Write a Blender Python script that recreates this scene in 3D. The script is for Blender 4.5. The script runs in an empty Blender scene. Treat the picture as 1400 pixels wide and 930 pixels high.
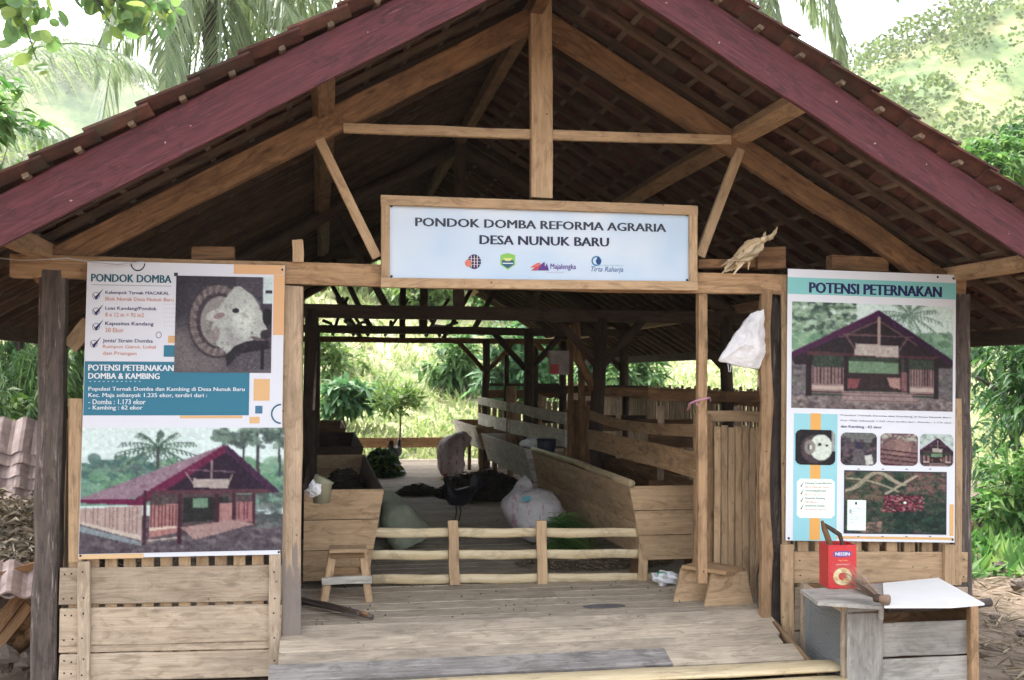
import bpy, math, random
import numpy as np
from mathutils import Vector, Matrix, noise as mnoise
random.seed(7); np.random.seed(7)
rnd = random.uniform
SC = bpy.context.scene
COL = SC.collection
PI = math.pi

# ------------------------------------------------------------------ camera
F = 1420.0
YAW, PITCH, ROLL = math.radians(10.3), math.radians(2.14), math.radians(0.3)
CAM = Vector((0.0, -6.9, 2.14))
RM = Matrix.Rotation(-YAW, 3, 'Z') @ Matrix.Rotation(PI / 2 + PITCH, 3, 'X') @ Matrix.Rotation(ROLL, 3, 'Z')
cd = bpy.data.cameras.new('camera'); cam = bpy.data.objects.new('camera', cd); COL.objects.link(cam)
cam.matrix_world = Matrix.Translation(CAM) @ RM.to_4x4()
cd.sensor_width = 36.0; cd.lens = 36.0 * F / 1400.0
cd.clip_start = 0.05; cd.clip_end = 3000
SC.camera = cam
cd.dof.use_dof = True; cd.dof.focus_distance = 7.2; cd.dof.aperture_fstop = 4.5

# ------------------------------------------------------------------ sky, sun, exposure
wd = bpy.data.worlds.new('World'); SC.world = wd; wd.use_nodes = True
nt = wd.node_tree; nt.nodes.clear()
sky = nt.nodes.new('ShaderNodeTexSky'); sky.sky_type = 'NISHITA'; sky.sun_disc = False
SUN_EL, SUN_ROT = math.radians(62), math.radians(-35)      # high, behind the barn and to the left
sky.sun_elevation = SUN_EL; sky.sun_rotation = SUN_ROT
sky.air_density = 1.0; sky.dust_density = 4.0; sky.ozone_density = 1.0
hs = nt.nodes.new('ShaderNodeHueSaturation'); hs.inputs['Saturation'].default_value = 0.30   # overcast: almost grey
bg = nt.nodes.new('ShaderNodeBackground'); bg.inputs['Strength'].default_value = 0.15
wo = nt.nodes.new('ShaderNodeOutputWorld')
nt.links.new(sky.outputs[0], hs.inputs['Color']); nt.links.new(hs.outputs[0], bg.inputs[0]); nt.links.new(bg.outputs[0], wo.inputs[0])
sl = bpy.data.lights.new('sun', 'SUN'); sl.energy = 1.1; sl.angle = math.radians(14); sl.color = (1.0, 0.95, 0.88)
so = bpy.data.objects.new('sun', sl); COL.objects.link(so)
sd = Vector((math.sin(SUN_ROT) * math.cos(SUN_EL), math.cos(SUN_ROT) * math.cos(SUN_EL), math.sin(SUN_EL)))
so.rotation_euler = sd.to_track_quat('Z', 'Y').to_euler(); so.location = (0, 0, 30)
SC.view_settings.view_transform = 'Standard'; SC.view_settings.look = 'None'
SC.view_settings.gamma = 1.0; SC.view_settings.exposure = 2.7
SC.cycles.max_bounces = 6; SC.cycles.diffuse_bounces = 4; SC.cycles.transparent_max_bounces = 8
SC.cycles.use_denoising = True; SC.cycles.caustics_reflective = False; SC.cycles.caustics_refractive = False

# ------------------------------------------------------------------ measuring: a sight line met with a plane of the place
def _ray(px, py): return RM @ Vector(((px - 700) / F, (465 - py) / F, -1.0))
def U(px, py, Y=0.0):
    d = _ray(px, py); return CAM + d * ((Y - CAM.y) / d.y)
def G(px, py, z=0.5):
    d = _ray(px, py); return CAM + d * ((z - CAM.z) / d.z)
def V(px, py, X):
    d = _ray(px, py); return CAM + d * ((X - CAM.x) / d.x)
def ppm(p):   # photo pixels per metre at p
    return F / (-(RM.transposed() @ (p - CAM)).z)

# ------------------------------------------------------------------ object helpers
WM = {}
def link(o, M=None, par=None):
    M = M or Matrix.Identity(4)
    COL.objects.link(o); o.matrix_basis = M
    if par is not None:
        o.parent = par; o.matrix_parent_inverse = WM[par].inverted()
    WM[o] = M.copy(); return o
def mesh(verts, faces, mat=None, smooth=False):
    me = bpy.data.meshes.new('m'); me.from_pydata([tuple(v) for v in verts], [], [tuple(f) for f in faces])
    if mat is not None:
        me.materials.append(mat)
    if smooth: me.shade_smooth()
    me.update(); return me
def ob(name, me, M=None, par=None):
    me.name = name
    return link(bpy.data.objects.new(name, me), M, par)
def tag(o, label=None, cat=None, group=None, kind=None):
    if label: o['label'] = label
    if cat: o['category'] = cat
    if group: o['group'] = group
    if kind: o['kind'] = kind
    return o
def thing(name, loc, label, cat, group=None):
    o = bpy.data.objects.new(name, None); o.empty_display_size = .1
    link(o, Matrix.Translation(Vector(loc))); return tag(o, label, cat, group)
def frame(a, b, n):
    x = (b - a).normalized(); n = Vector(n)
    z = (n - x * n.dot(x))
    if z.length < 1e-4: z = Vector((0, 0, 1)) - x * x.z
    z.normalize(); y = z.cross(x)
    M = Matrix((x, y, z)).transposed().to_4x4(); M.translation = a; return M

_cache = {}
def board_mesh(L, w, t, mat, seg=2, jit=.003, ch=.004, taper=1.0, bend=0.0, key=None):
    if key is not None and key in _cache: return _cache[key]
    ch = min(ch, w * .3, t * .3)
    hw, ht = w / 2, t / 2
    prof = [(-hw, -ht + ch), (-hw + ch, -ht), (hw - ch, -ht), (hw, -ht + ch), (hw, ht - ch), (hw - ch, ht), (-hw + ch, ht), (-hw, ht - ch)]
    vs = []; fs = []
    s1 = rnd(0, 100)
    for i in range(seg + 1):
        f = i / seg; k = 1 + (taper - 1) * f
        oy = rnd(-1, 1) * jit + math.sin(f * PI) * bend; oz = rnd(-1, 1) * jit * .5
        e = 0.0
        for (y, z) in prof:
            yy = y * k + rnd(-1, 1) * jit * .6
            vs.append((f * L + (rnd(-1, 1) * jit if i in (0, seg) else 0), yy + oy, z * k + oz))
    for i in range(seg):
        for j in range(8):
            a, b = i * 8 + j, i * 8 + (j + 1) % 8
            fs.append((a, a + 8, b + 8, b))
    fs.append(tuple(range(8))); fs.append(tuple(seg * 8 + j for j in reversed(range(8))))
    me = mesh(vs, fs, mat)
    if key is not None: _cache[key] = me
    return me
def board(name, a, b, w, t, mat, par, n=(0, -1, 0), **k):
    a, b = Vector(a), Vector(b)
    M = frame(a, b, n)
    return ob(name, board_mesh((b - a).length, w, t, mat, **k), M, par)
def fb(name, x0, y0, x1, y1, wpx, t, mat, par, Y=0.0, **k):
    """a board standing in the plane at depth Y; its centre line is measured on the photo, its front face stands at Y"""
    a, b = U(x0, y0, Y), U(x1, y1, Y)
    s = ppm((a + b) / 2)
    a.y += t / 2; b.y += t / 2
    return board(name, a, b, wpx / s, t, mat, par, **k)
def tube_mesh(pts, rad, mat, seg=8, smooth=True, rough=0.0, caps=True, flat=1.0, thin=1.0):
    pts = [Vector(p) for p in pts]
    if not hasattr(rad, '__len__'): rad = [rad] * len(pts)
    vs = []; fs = []; up = Vector((0, 0, 1)); last = None
    for i, p in enumerate(pts):
        d = (pts[min(i + 1, len(pts) - 1)] - pts[max(i - 1, 0)]).normalized()
        if last is None:
            s = d.cross(up if abs(d.z) < .9 else Vector((1, 0, 0))).normalized()
        else:
            s = (last - d * last.dot(d)).normalized()
        last = s; u = s.cross(d)
        for j in range(seg):
            a = 2 * PI * j / seg; r = rad[i] * (1 + (rnd(-1, 1) * rough))
            vs.append(p + s * math.cos(a) * r * thin + u * math.sin(a) * r * flat)
    for i in range(len(pts) - 1):
        for j in range(seg):
            a, b = i * seg + j, i * seg + (j + 1) % seg
            fs.append((a, b, b + seg, a + seg))
    if caps:
        fs.append(tuple(reversed(range(seg)))); fs.append(tuple((len(pts) - 1) * seg + j for j in range(seg)))
    return mesh(vs, fs, mat, smooth)
def tube(name, pts, rad, mat, par=None, **k):
    """the mesh is laid with its local X along the run so that grain follows it"""
    pts = [Vector(p) for p in pts]
    M = frame(pts[0], pts[-1], (0, 0, 1) if abs((pts[-1] - pts[0]).normalized().z) < .9 else (0, -1, 0))
    Mi = M.inverted()
    return ob(name, tube_mesh([Mi @ p for p in pts], rad, mat, **k), M, par)
def logpts(a, b, n, wob):
    a, b = Vector(a), Vector(b)
    return [a.lerp(b, i / n) + (Vector((rnd(-1, 1), rnd(-1, 1), rnd(-1, 1))) * wob if 0 < i < n else Vector()) for i in range(n + 1)]
def raw(name, verts, faces, mat, par=None, smooth=False, origin=None):
    verts = [Vector(v) for v in verts]
    if origin is None:
        origin = sum(verts, Vector()) / len(verts)
    origin = Vector(origin)
    return ob(name, mesh([v - origin for v in verts], faces, mat, smooth), Matrix.Translation(origin), par)
def box_vf(c, s):
    c = Vector(c); x, y, z = s[0] / 2, s[1] / 2, s[2] / 2
    v = [c + Vector((i * x, j * y, k * z)) for i in (-1, 1) for j in (-1, 1) for k in (-1, 1)]
    return v, [(0, 1, 3, 2), (4, 6, 7, 5), (0, 4, 5, 1), (2, 3, 7, 6), (0, 2, 6, 4), (1, 5, 7, 3)]

# ------------------------------------------------------------------ materials
def newmat(name, rough=.8):
    m = bpy.data.materials.new(name); m.use_nodes = True
    n = m.node_tree.nodes; b = n['Principled BSDF']; b.inputs['Roughness'].default_value = rough
    b.inputs['Specular IOR Level'].default_value = .25
    return m, n, m.node_tree.links, b
def mixc(n, l, fac, a, b, mode='MIX'):
    x = n.new('ShaderNodeMix'); x.data_type = 'RGBA'; x.blend_type = mode
    for s, v in ((0, fac), (6, a), (7, b)):
        if isinstance(v, (int, float)): x.inputs[s].default_value = v
        elif isinstance(v, tuple): x.inputs[s].default_value = v if len(v) == 4 else v + (1,)
        else: l.new(v, x.inputs[s])
    return x.outputs[2]
def coords(n, l, scale, kind='Object', rand=True):
    tc = n.new('ShaderNodeTexCoord'); out = tc.outputs[kind]
    if rand:
        oi = n.new('ShaderNodeObjectInfo'); mu = n.new('ShaderNodeVectorMath'); mu.operation = 'SCALE'
        cb = n.new('ShaderNodeCombineXYZ')
        for i in range(3): l.new(oi.outputs['Random'], cb.inputs[i])
        l.new(cb.outputs[0], mu.inputs[0]); mu.inputs['Scale'].default_value = 37.0
        ad = n.new('ShaderNodeVectorMath'); l.new(out, ad.inputs[0]); l.new(mu.outputs[0], ad.inputs[1]); out = ad.outputs[0]
    mp = n.new('ShaderNodeMapping'); mp.inputs['Scale'].default_value = scale; l.new(out, mp.inputs['Vector'])
    return mp.outputs[0]
def noise(n, l, vec, scale, detail=4, dist=0.0, rough=.55):
    x = n.new('ShaderNodeTexNoise'); x.inputs['Scale'].default_value = scale; x.inputs['Detail'].default_value = detail
    x.inputs['Distortion'].default_value = dist; x.inputs['Roughness'].default_value = rough
    if vec is not None: l.new(vec, x.inputs['Vector'])
    return x.outputs['Fac']
def ramp(n, l, fac, stops):
    r = n.new('ShaderNodeValToRGB'); e = r.color_ramp.elements
    while len(e) < len(stops): e.new(.5)
    for i, (p, c) in enumerate(stops):
        e[i].position = p; e[i].color = (c if isinstance(c, tuple) else (c, c, c)) + (1,)
    l.new(fac, r.inputs[0]); return r.outputs[0]
def bump(n, l, b, h, strength=.4, dist=.004):
    x = n.new('ShaderNodeBump'); x.inputs['Strength'].default_value = strength; x.inputs['Distance'].default_value = dist
    l.new(h, x.inputs['Height']); l.new(x.outputs[0], b.inputs['Normal'])
def wood(name, c1, c2, vary=.24, knots=.6, stain=(.45, .3), wear=None, rough=.82, grain=1.0, bmp=.6, wscale=(1.5, 22, 22), wlim=(.56, .66), foot=None, fine=.42, dots=.8):
    m, n, l, b = newmat(name, rough)
    v1 = coords(n, l, (1.1 * grain, 13 * grain, 13 * grain))
    g = noise(n, l, v1, 1.6, 6, 1.4, .6)
    c = ramp(n, l, g, [(.25, c2), (.46, tuple((p + q) / 2 for p, q in zip(c1, c2))), (.72, c1)])
    v2 = coords(n, l, (3.5, 95, 95))
    f = noise(n, l, v2, 1.0, 3)
    c = mixc(n, l, fine, c, ramp(n, l, f, [(.3, .60), (.62, 1.10)]), 'MULTIPLY')
    v3 = coords(n, l, (1, 1.6, 1.6))
    s = noise(n, l, v3, 2.4, 5, .8, .65)
    c = mixc(n, l, stain[0], c, ramp(n, l, s, [(.34, stain[1]), (.56, 1.0)]), 'MULTIPLY')
    if knots > 0:
        v4 = coords(n, l, (2.4, 7, 7))
        vo = n.new('ShaderNodeTexVoronoi'); vo.inputs['Scale'].default_value = 1.3; l.new(v4, vo.inputs['Vector'])
        k = ramp(n, l, vo.outputs['Distance'], [(.06, .22), (.13, .75), (.2, 1.0)])
        c = mixc(n, l, knots, c, k, 'MULTIPLY')
    v6 = coords(n, l, (1.0, 3.2, 3.2)); s6 = noise(n, l, v6, 3.3, 6, 1.6, .72)      # blotches of dirt and water marks
    c = mixc(n, l, ramp(n, l, s6, [(.50, 0.0), (.62, .7)]), c, tuple(q * .62 for q in c2))
    if dots > 0:               # nail holes and small dark flecks
        v7 = coords(n, l, (1, 1, 1)); vd = n.new('ShaderNodeTexVoronoi'); vd.inputs['Scale'].default_value = 6.5; l.new(v7, vd.inputs['Vector'])
        c = mixc(n, l, dots, c, ramp(n, l, vd.outputs['Distance'], [(.035, .25), (.06, 1.0)]), 'MULTIPLY')
    if wear is not None:
        v5 = coords(n, l, wscale); w = noise(n, l, v5, 2.0, 6, .6, .7)
        c = mixc(n, l, ramp(n, l, w, [(wlim[0], 0.0), (wlim[1], .9)]), c, wear)
    if foot is not None:      # rising damp: a grey stain that climbs the first metre in tongues
        tcf = n.new('ShaderNodeTexCoord'); sp = n.new('ShaderNodeSeparateXYZ'); l.new(tcf.outputs['Object'], sp.inputs[0])
        nf = noise(n, l, coords(n, l, (1.2, 14, 14)), 2.0, 4, .8); ma = n.new('ShaderNodeMath'); ma.operation = 'MULTIPLY_ADD'
        l.new(nf, ma.inputs[0]); ma.inputs[1].default_value = -1.1; l.new(sp.outputs['X'], ma.inputs[2])
        c = mixc(n, l, ramp(n, l, ma.outputs[0], [(foot[0] - .08, .85), (foot[0] + .06, 0.0)]), c, foot[1])
    oi = n.new('ShaderNodeObjectInfo'); mr = n.new('ShaderNodeMapRange')
    mr.inputs['To Min'].default_value = 1 - vary; mr.inputs['To Max'].default_value = 1 + vary
    l.new(oi.outputs['Random'], mr.inputs['Value'])
    c = mixc(n, l, 1.0, c, mr.outputs[0], 'MULTIPLY')
    l.new(c, b.inputs['Base Color'])
    ad = n.new('ShaderNodeMath'); ad.operation = 'ADD'; l.new(f, ad.inputs[0]); l.new(g, ad.inputs[1])
    bump(n, l, b, ad.outputs[0], bmp, .004)
    return m
def plain(name, c, rough=.7, vary=0.0, ns=None, amp=.3, bmp=0.0, spec=.25):
    m, n, l, b = newmat(name, rough); b.inputs['Specular IOR Level'].default_value = spec
    if ns:
        v = coords(n, l, (1, 1, 1)); f = noise(n, l, v, ns, 5, .3, .65)
        out = mixc(n, l, 1.0, c, ramp(n, l, f, [(.3, 1 - amp), (.7, 1 + amp * .6)]), 'MULTIPLY')
        if vary:
            oi = n.new('ShaderNodeObjectInfo'); mr = n.new('ShaderNodeMapRange')
            mr.inputs['To Min'].default_value = 1 - vary; mr.inputs['To Max'].default_value = 1 + vary
            l.new(oi.outputs['Random'], mr.inputs['Value']); out = mixc(n, l, 1.0, out, mr.outputs[0], 'MULTIPLY')
        l.new(out, b.inputs['Base Color'])
        if bmp: bump(n, l, b, f, bmp, .01)
    else:
        b.inputs['Base Color'].default_value = c + (1,)
    return m
def leafmat(name, c1, c2, c3=None, trans=.45, rough=.5):
    m, n, l, b = newmat(name, rough)
    ge = n.new('ShaderNodeNewGeometry')
    st = [(0.0, c1), (.6, c2)] + ([(1.0, c3)] if c3 else [])
    c = ramp(n, l, ge.outputs['Random Per Island'], st)
    l.new(c, b.inputs['Base Color'])
    tr = n.new('ShaderNodeBsdfTranslucent'); l.new(mixc(n, l, 1.0, c, (1.08, 1.2, .85), 'MULTIPLY'), tr.inputs['Color'])
    ms = n.new('ShaderNodeMixShader'); ms.inputs[0].default_value = trans
    l.new(b.outputs[0], ms.inputs[1]); l.new(tr.outputs[0], ms.inputs[2])
    l.new(ms.outputs[0], n['Material Output'].inputs['Surface'])
    return m
W = dict(
    pale=wood('pale_sawn_wood', (.50, .40, .295), (.36, .27, .185), knots=.5, stain=(.5, .55)),
    tan=wood('tan_timber', (.42, .27, .15), (.26, .155, .08), knots=.7, stain=(.5, .5)),
    frame=wood('planed_batten', (.52, .365, .22), (.37, .24, .135), knots=.5, stain=(.4, .6), vary=.14),
    brown=wood('brown_timber', (.26, .145, .07), (.12, .062, .032), knots=.7, stain=(.6, .4)),
    dark=wood('old_shade_toned_timber', (.085, .058, .042), (.045, .03, .023), knots=.5, stain=(.5, .5)),  # old inner timber, its colour lowered further to stand for the dim interior
    log=wood('weathered_log', (.135, .105, .09), (.062, .048, .042), knots=.5, stain=(.6, .45), wear=(.26, .22, .19)),
    deck=wood('deck_board', (.49, .41, .315), (.36, .29, .215), knots=.4, stain=(.7, .6), vary=.09, fine=.45),
    greyboard=wood('grey_weathered_board', (.36, .325, .30), (.22, .195, .18), knots=.3, stain=(.7, .4), wear=(.44, .40, .37)),
    maroon=wood('maroon_painted_board', (.112, .027, .032), (.066, .016, .019), knots=.10, stain=(.35, .6), wear=(.20, .095, .11), vary=.04, rough=.6, grain=1.6, wscale=(2.6, 95, 95), wlim=(.60, .70), fine=.8, dots=.4),
    whitewood=wood('limewashed_board', (.66, .62, .55), (.5, .46, .40), knots=.2, stain=(.6, .55)),
    footpost=wood('damp_footed_timber', (.44, .325, .22), (.32, .225, .145), knots=.8, stain=(.5, .5), foot=(.42, (.15, .13, .12))),
    slat=wood('wall_slat_wood', (.50, .375, .255), (.35, .25, .165), knots=.4, stain=(.5, .6), vary=.25),
    batten=wood('batten_timber', (.20, .14, .095), (.12, .08, .055), knots=.2, stain=(.5, .5), vary=.25),
    roofwood=wood('roof_underside_timber', (.125, .078, .05), (.06, .036, .025), knots=.3, stain=(.5, .5), vary=.25),  # rafter colour lowered to imitate the weak light under the tiles
)
def bamboo_mat(name, c1, c2):
    m, n, l, b = newmat(name, .5)
    v = coords(n, l, (2.0, 30, 30)); f = noise(n, l, v, 1.2, 4, .5)
    c = ramp(n, l, f, [(.3, c2), (.65, c1)])
    v = coords(n, l, (1, 2, 2)); s = noise(n, l, v, 4, 5, 1, .7)
    c = mixc(n, l, .7, c, ramp(n, l, s, [(.36, .6), (.5, 1.0)]), 'MULTIPLY')
    l.new(c, b.inputs['Base Color']); bump(n, l, b, f, .25, .003); return m
BAM = bamboo_mat('dry_bamboo', (.62, .52, .34), (.50, .38, .22))
BAMD = bamboo_mat('aged_bamboo', (.40, .32, .19), (.26, .19, .11))
def tile_mat():
    m, n, l, b = newmat('terracotta_tile', .85)
    v = coords(n, l, (1, 1, 1)); f = noise(n, l, v, 9, 5, .4, .65)
    c = ramp(n, l, f, [(.3, (.040, .019, .015)), (.55, (.095, .038, .028)), (.75, (.14, .062, .046))])
    g = noise(n, l, v, 2.2, 4, .4, .65)
    c = mixc(n, l, ramp(n, l, g, [(.52, 0.0), (.66, .7)]), c, (.05, .05, .035))
    oi = n.new('ShaderNodeObjectInfo'); c = mixc(n, l, 1.0, c, ramp(n, l, oi.outputs['Random'], [(0.0, .55), (1.0, 1.25)]), 'MULTIPLY')
    l.new(c, b.inputs['Base Color']); bump(n, l, b, f, .4, .004); return m
TILE = tile_mat()

# ------------------------------------------------------------------ the barn: fixed dimensions (metres)
CX = 1.41                       # middle of the gable
XOL, XIL, XIR, XOR = -1.68, -.23, 3.08, 4.60    # posts of the front
DZ = .50                        # deck
SL = .58                        # roof slope
ZR = 4.88                       # top of the common rafters at the ridge
YF, YB = -1.10, 14.4            # roof from verge to verge
HW = 4.0                        # half the roof's width
ANG = math.atan(SL); CA, SA = math.cos(ANG), math.sin(ANG)
def roof_pt(side, s, y, off=0.0):
    """point s metres down the slope of one side, off metres out of the roof's upper plane"""
    return Vector((CX + side * (s * CA + off * SA), y, ZR - s * SA + off * CA))
SLOPE_LEN = HW / CA
barn = thing('barn', (CX, 6, 0), 'open wooden livestock barn with gable roof of red tiles and maroon fascia boards', 'barn')

PAINTCHIP = plain('bare_wood_chip', (.30, .20, .17), .8)
# roof: fascia, common rafters, battens, tiles
for sd_ in (-1, 1):
    nn = (0, -1, 0)
    a = roof_pt(sd_, -.02, YF, -.12); b = roof_pt(sd_, SLOPE_LEN + .05, YF, -.12)
    a.y = b.y = YF + .012
    a.x -= sd_ * .0
    board('fascia_board', a + Vector((-sd_ * .07, 0, .04)), b, .245, .026, W['maroon'], barn, n=nn, seg=10, jit=.006)
    for k_ in range(9):
        q_ = a.lerp(b, (k_ + rnd(.1, .9)) / 9) + Vector((0, -.0145, rnd(-.09, .09))); w_, h_ = rnd(.004, .010), rnd(.003, .008)
        raw('paint_chip', [q_ + Vector((-w_, 0, 0)), q_ + Vector((0, 0, -h_)), q_ + Vector((w_, 0, h_ * .4)), q_ + Vector((-w_ * .3, 0, h_))], [(0, 1, 2, 3)], PAINTCHIP, barn)
    nr = 44
    for i in range(nr):
        y = YF + .16 + i * (YB - YF - .3) / (nr - 1)
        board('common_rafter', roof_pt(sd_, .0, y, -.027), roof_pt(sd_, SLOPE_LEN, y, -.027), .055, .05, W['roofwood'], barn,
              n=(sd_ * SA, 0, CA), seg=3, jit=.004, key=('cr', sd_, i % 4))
    nb = 16; gauge = (SLOPE_LEN - .12) / (nb - 1)
    for i in range(nb):
        s = .10 + i * gauge
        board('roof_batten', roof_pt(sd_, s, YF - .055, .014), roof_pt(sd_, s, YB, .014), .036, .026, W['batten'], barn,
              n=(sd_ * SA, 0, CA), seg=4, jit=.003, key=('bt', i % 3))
# one clay tile: shallow S across, lipped at the lower end
TW, TL = .205, gauge + .06
def tile_vf():
    prof = []
    ks = 7
    for k in range(ks + 1):
        f = k / ks
        prof.append((f * (TW + .012), .028 * math.sin(f * 2 * PI + .6) + .012))
    vs = []; fs = []
    for (s, lift) in ((0.0, .0), (TL, .028)):
        for (y, h) in prof: vs.append((s, y, h + lift))
        for (y, h) in prof: vs.append((s, y, h + lift - .014))
    n_ = ks + 1
    for k in range(ks):
        fs.append((k, k + 1, 2 * n_ + k + 1, 2 * n_ + k))
        fs.append((n_ + k, 3 * n_ + k, 3 * n_ + k + 1, n_ + k + 1))
        fs.append((2 * n_ + k, 2 * n_ + k + 1, 3 * n_ + k + 1, 3 * n_ + k))
        fs.append((k, n_ + k, n_ + k + 1, k + 1))
    fs.append((0, 2 * n_, 3 * n_, n_)); fs.append((ks, n_ + ks, 3 * n_ + ks, 2 * n_ + ks))
    return vs, fs
tv, tf = tile_vf()
tmesh = mesh(tv, tf, TILE); tmesh.name = 'tile'
def tile_M(sd_, r, c):
    o = roof_pt(sd_, -.03 + r * gauge, 0, .036)
    x = Vector((sd_ * CA, 0, -SA)); z = Vector((sd_ * SA, 0, CA)); y = z.cross(x)
    M = Matrix((x, y, z)).transposed().to_4x4()
    yy = YF - .10 + c * TW + rnd(-.004, .004)
    if y.y < 0: yy += TW + .012
    M.translation = Vector((o.x + rnd(-.004, .004), yy, o.z + rnd(-.003, .004)))
    return M @ Matrix.Rotation(rnd(-.012, .012), 4, 'Z')
ncol = int((YB - YF + .15) / TW)
sv = []; sf = []; tvn = np.array(tv)
for sd_ in (-1, 1):
    for c in range(ncol):
        for r in range(nb):
            M = tile_M(sd_, r, c)
            if c < 9: ob('roof_tile', tmesh, M, barn)
            else:
                A = np.array(M)
                sv.append(tvn @ A[:3, :3].T + A[:3, 3])
nt_ = len(sv); allv = np.concatenate(sv); allf = []
nv1 = len(tv)
for i in range(nt_):
    o_ = i * nv1; allf += [tuple(q + o_ for q in f) for f in tf]
rt = ob('roof_tile', mesh(allv.tolist(), allf, TILE), None, barn); rt['kind'] = 'stuff'
for i in range(34):   # ridge caps
    y = YF - .08 + i * .42
    pts = []
    vs = []; fs = []
    for e, yy in ((0, y), (1, y + .44)):
        for k in range(7):
            a = PI * k / 6; r_ = .115 - .012 * e
            vs.append((CX - math.cos(a) * r_, yy, ZR + .03 + math.sin(a) * r_ * .8 - .01 * e))
        for k in range(7):
            a = PI * k / 6; r_ = .098 - .012 * e
            vs.append((CX - math.cos(a) * r_, yy, ZR + .03 + math.sin(a) * r_ * .8 - .01 * e))
    for k in range(6):
        fs += [(k, k + 14, k + 15, k + 1), (k + 7, k + 8, k + 22, k + 21), (k, k + 1, k + 8, k + 7), (k + 14, k + 21, k + 22, k + 15)]
    raw('ridge_cap', vs, fs, TILE, barn)

# purlins, ridge beam, wall plates running into depth
board('ridge_beam', (CX, YF + .03, 4.70), (CX, YB - .1, 4.70), .12, .09, W['brown'], barn, n=(1, 0, 0), seg=4, jit=.006)
for sd_, s in ((-1, 1.72), (1, 1.80)):
    p = roof_pt(sd_, s, YF + .04, -.115); q = roof_pt(sd_, s, YB - .1, -.115)
    board('purlin', p, q, .12, .10, W['tan'] if sd_ == 1 else W['brown'], barn, n=(sd_ * SA, 0, CA), seg=6, jit=.012)
for sd_ in (-1, 1):
    x = CX + sd_ * 3.16
    z = ZR - SL * 3.16 - .12
    board('wall_plate', (x, YF + .05, z), (x, YB - .1, z), .12, .10, W['tan'], barn, n=(0, 0, 1), seg=6, jit=.008)
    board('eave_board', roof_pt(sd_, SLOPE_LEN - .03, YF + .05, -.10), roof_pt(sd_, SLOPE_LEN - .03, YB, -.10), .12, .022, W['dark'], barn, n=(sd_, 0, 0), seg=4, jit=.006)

# trusses
def truss(y, front):
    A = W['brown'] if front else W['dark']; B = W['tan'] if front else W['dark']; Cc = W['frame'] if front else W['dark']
    zt = ZR - .17
    for sd_ in (-1, 1):
        a = Vector((CX + sd_ * .02, y + .06, zt - .09)); b = Vector((CX + sd_ * 3.22, y + .06, zt - .09 - 3.2 * .572))
        if front: board('truss_rafter', a, b, .165, .07, W['brown'], barn, seg=8, jit=.008, bend=.012)
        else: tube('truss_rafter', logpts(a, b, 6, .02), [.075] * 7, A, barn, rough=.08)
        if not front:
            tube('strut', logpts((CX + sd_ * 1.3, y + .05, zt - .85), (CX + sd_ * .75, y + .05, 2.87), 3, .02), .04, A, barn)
    if front:
        fb('king_post', 740.5, -8, 740.5, 270, 30, .075, W['frame'], barn, Y=y - .02, seg=5, jit=.004)
        fb('collar_tie', 470, 174, 727, 183, 13, .05, Cc, barn, Y=y + .01, seg=4)
        fb('collar_tie', 756, 184, 1000, 191, 13, .05, Cc, barn, Y=y + .01, seg=4)
        fb('strut', 436, 190, 516, 352, 13, .045, Cc, barn, Y=y + .01, seg=3)
        fb('strut', 1014, 204, 958, 350, 13, .045, Cc, barn, Y=y + .01, seg=3)
    else:
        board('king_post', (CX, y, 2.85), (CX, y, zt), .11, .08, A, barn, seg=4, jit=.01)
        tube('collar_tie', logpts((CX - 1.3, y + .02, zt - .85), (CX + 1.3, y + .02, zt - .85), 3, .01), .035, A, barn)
truss(0, True)
for y in (4, 8, 12): truss(y, False)

# front: tie beam, posts
zb = 2.82
board('tie_beam', (XOL - .25, .055, zb + .01), (XOR + .05, .055, zb - .005), .145, .10, W['tan'], barn, seg=12, jit=.005)
fb('beam_stub', 407, 328, 407, 358, 15, .09, W['frame'], barn, Y=-.02)
for (x0, y0, x1, y1, w) in ((1036, 352, 1074, 352, 30),):
    fb('beam_stub', x0, y0, x1, y1, w, .12, W['brown'], barn, Y=.0, n=(0, -1, 0))
fb('beam_stub', 262, 346, 320, 346, 18, .10, W['brown'], barn, Y=.12)
fb('beam_stub', 1138, 358, 1215, 362, 20, .10, W['brown'], barn, Y=.10)
fb('beam_stub', 955, 361, 1040, 359, 12, .10, W['brown'], barn, Y=.03)
for x, top, r in ((XOL, 2.80, .076), (XOR, 2.78, .082)):
    board('post', (x, .07, -.1), (x, .07, top), r * 2, r * 2 * .95, W['log'], barn, seg=10, jit=.008, ch=.02)
board('post', U(398, 895) * 1.0 + Vector((0, .055, -.35)), U(401, 391) + Vector((0, .055, 0)), .122, .11, W['footpost'], barn, seg=8, jit=.005)
tube('post', [U(1066, y) + Vector((0.01 + d, .16, 0)) for y, d in ((950, .01), (880, 0), (800, -.02), (740, .02), (660, -.02), (560, .01), (470, .0), (397, .01))],
     [.085, .085, .09, .08, .092, .08, .078, .078], W['log'], barn, rough=.05, seg=10)
fb('post_cladding', 1049, 860, 1048, 397, 15, .05, W['tan'], barn, Y=.0, seg=9, jit=.012)
fb('wall_batten', 1078, 905, 1078, 745, 17, .035, W['frame'], barn, Y=-.03, seg=3)
fb('wall_batten', 1074, 745, 1073, 380, 8, .03, W['frame'], barn, Y=-.005, seg=3)
# slim door jambs
fb('door_post', 961, 798, 961, 397, 13, .06, W['tan'], barn, Y=.02, seg=5, jit=.003)
fb('door_post', 961, 812, 962, 566, 24, .05, W['tan'], barn, Y=.60, seg=4, jit=.004)
# knee braces of the front
fb('knee_brace', 95, 475, 122, 440, 22, .05, W['frame'], barn, Y=.09, seg=3)
fb('knee_brace', 1318, 500, 1300, 450, 22, .05, W['frame'], barn, Y=.09, seg=3)

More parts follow.
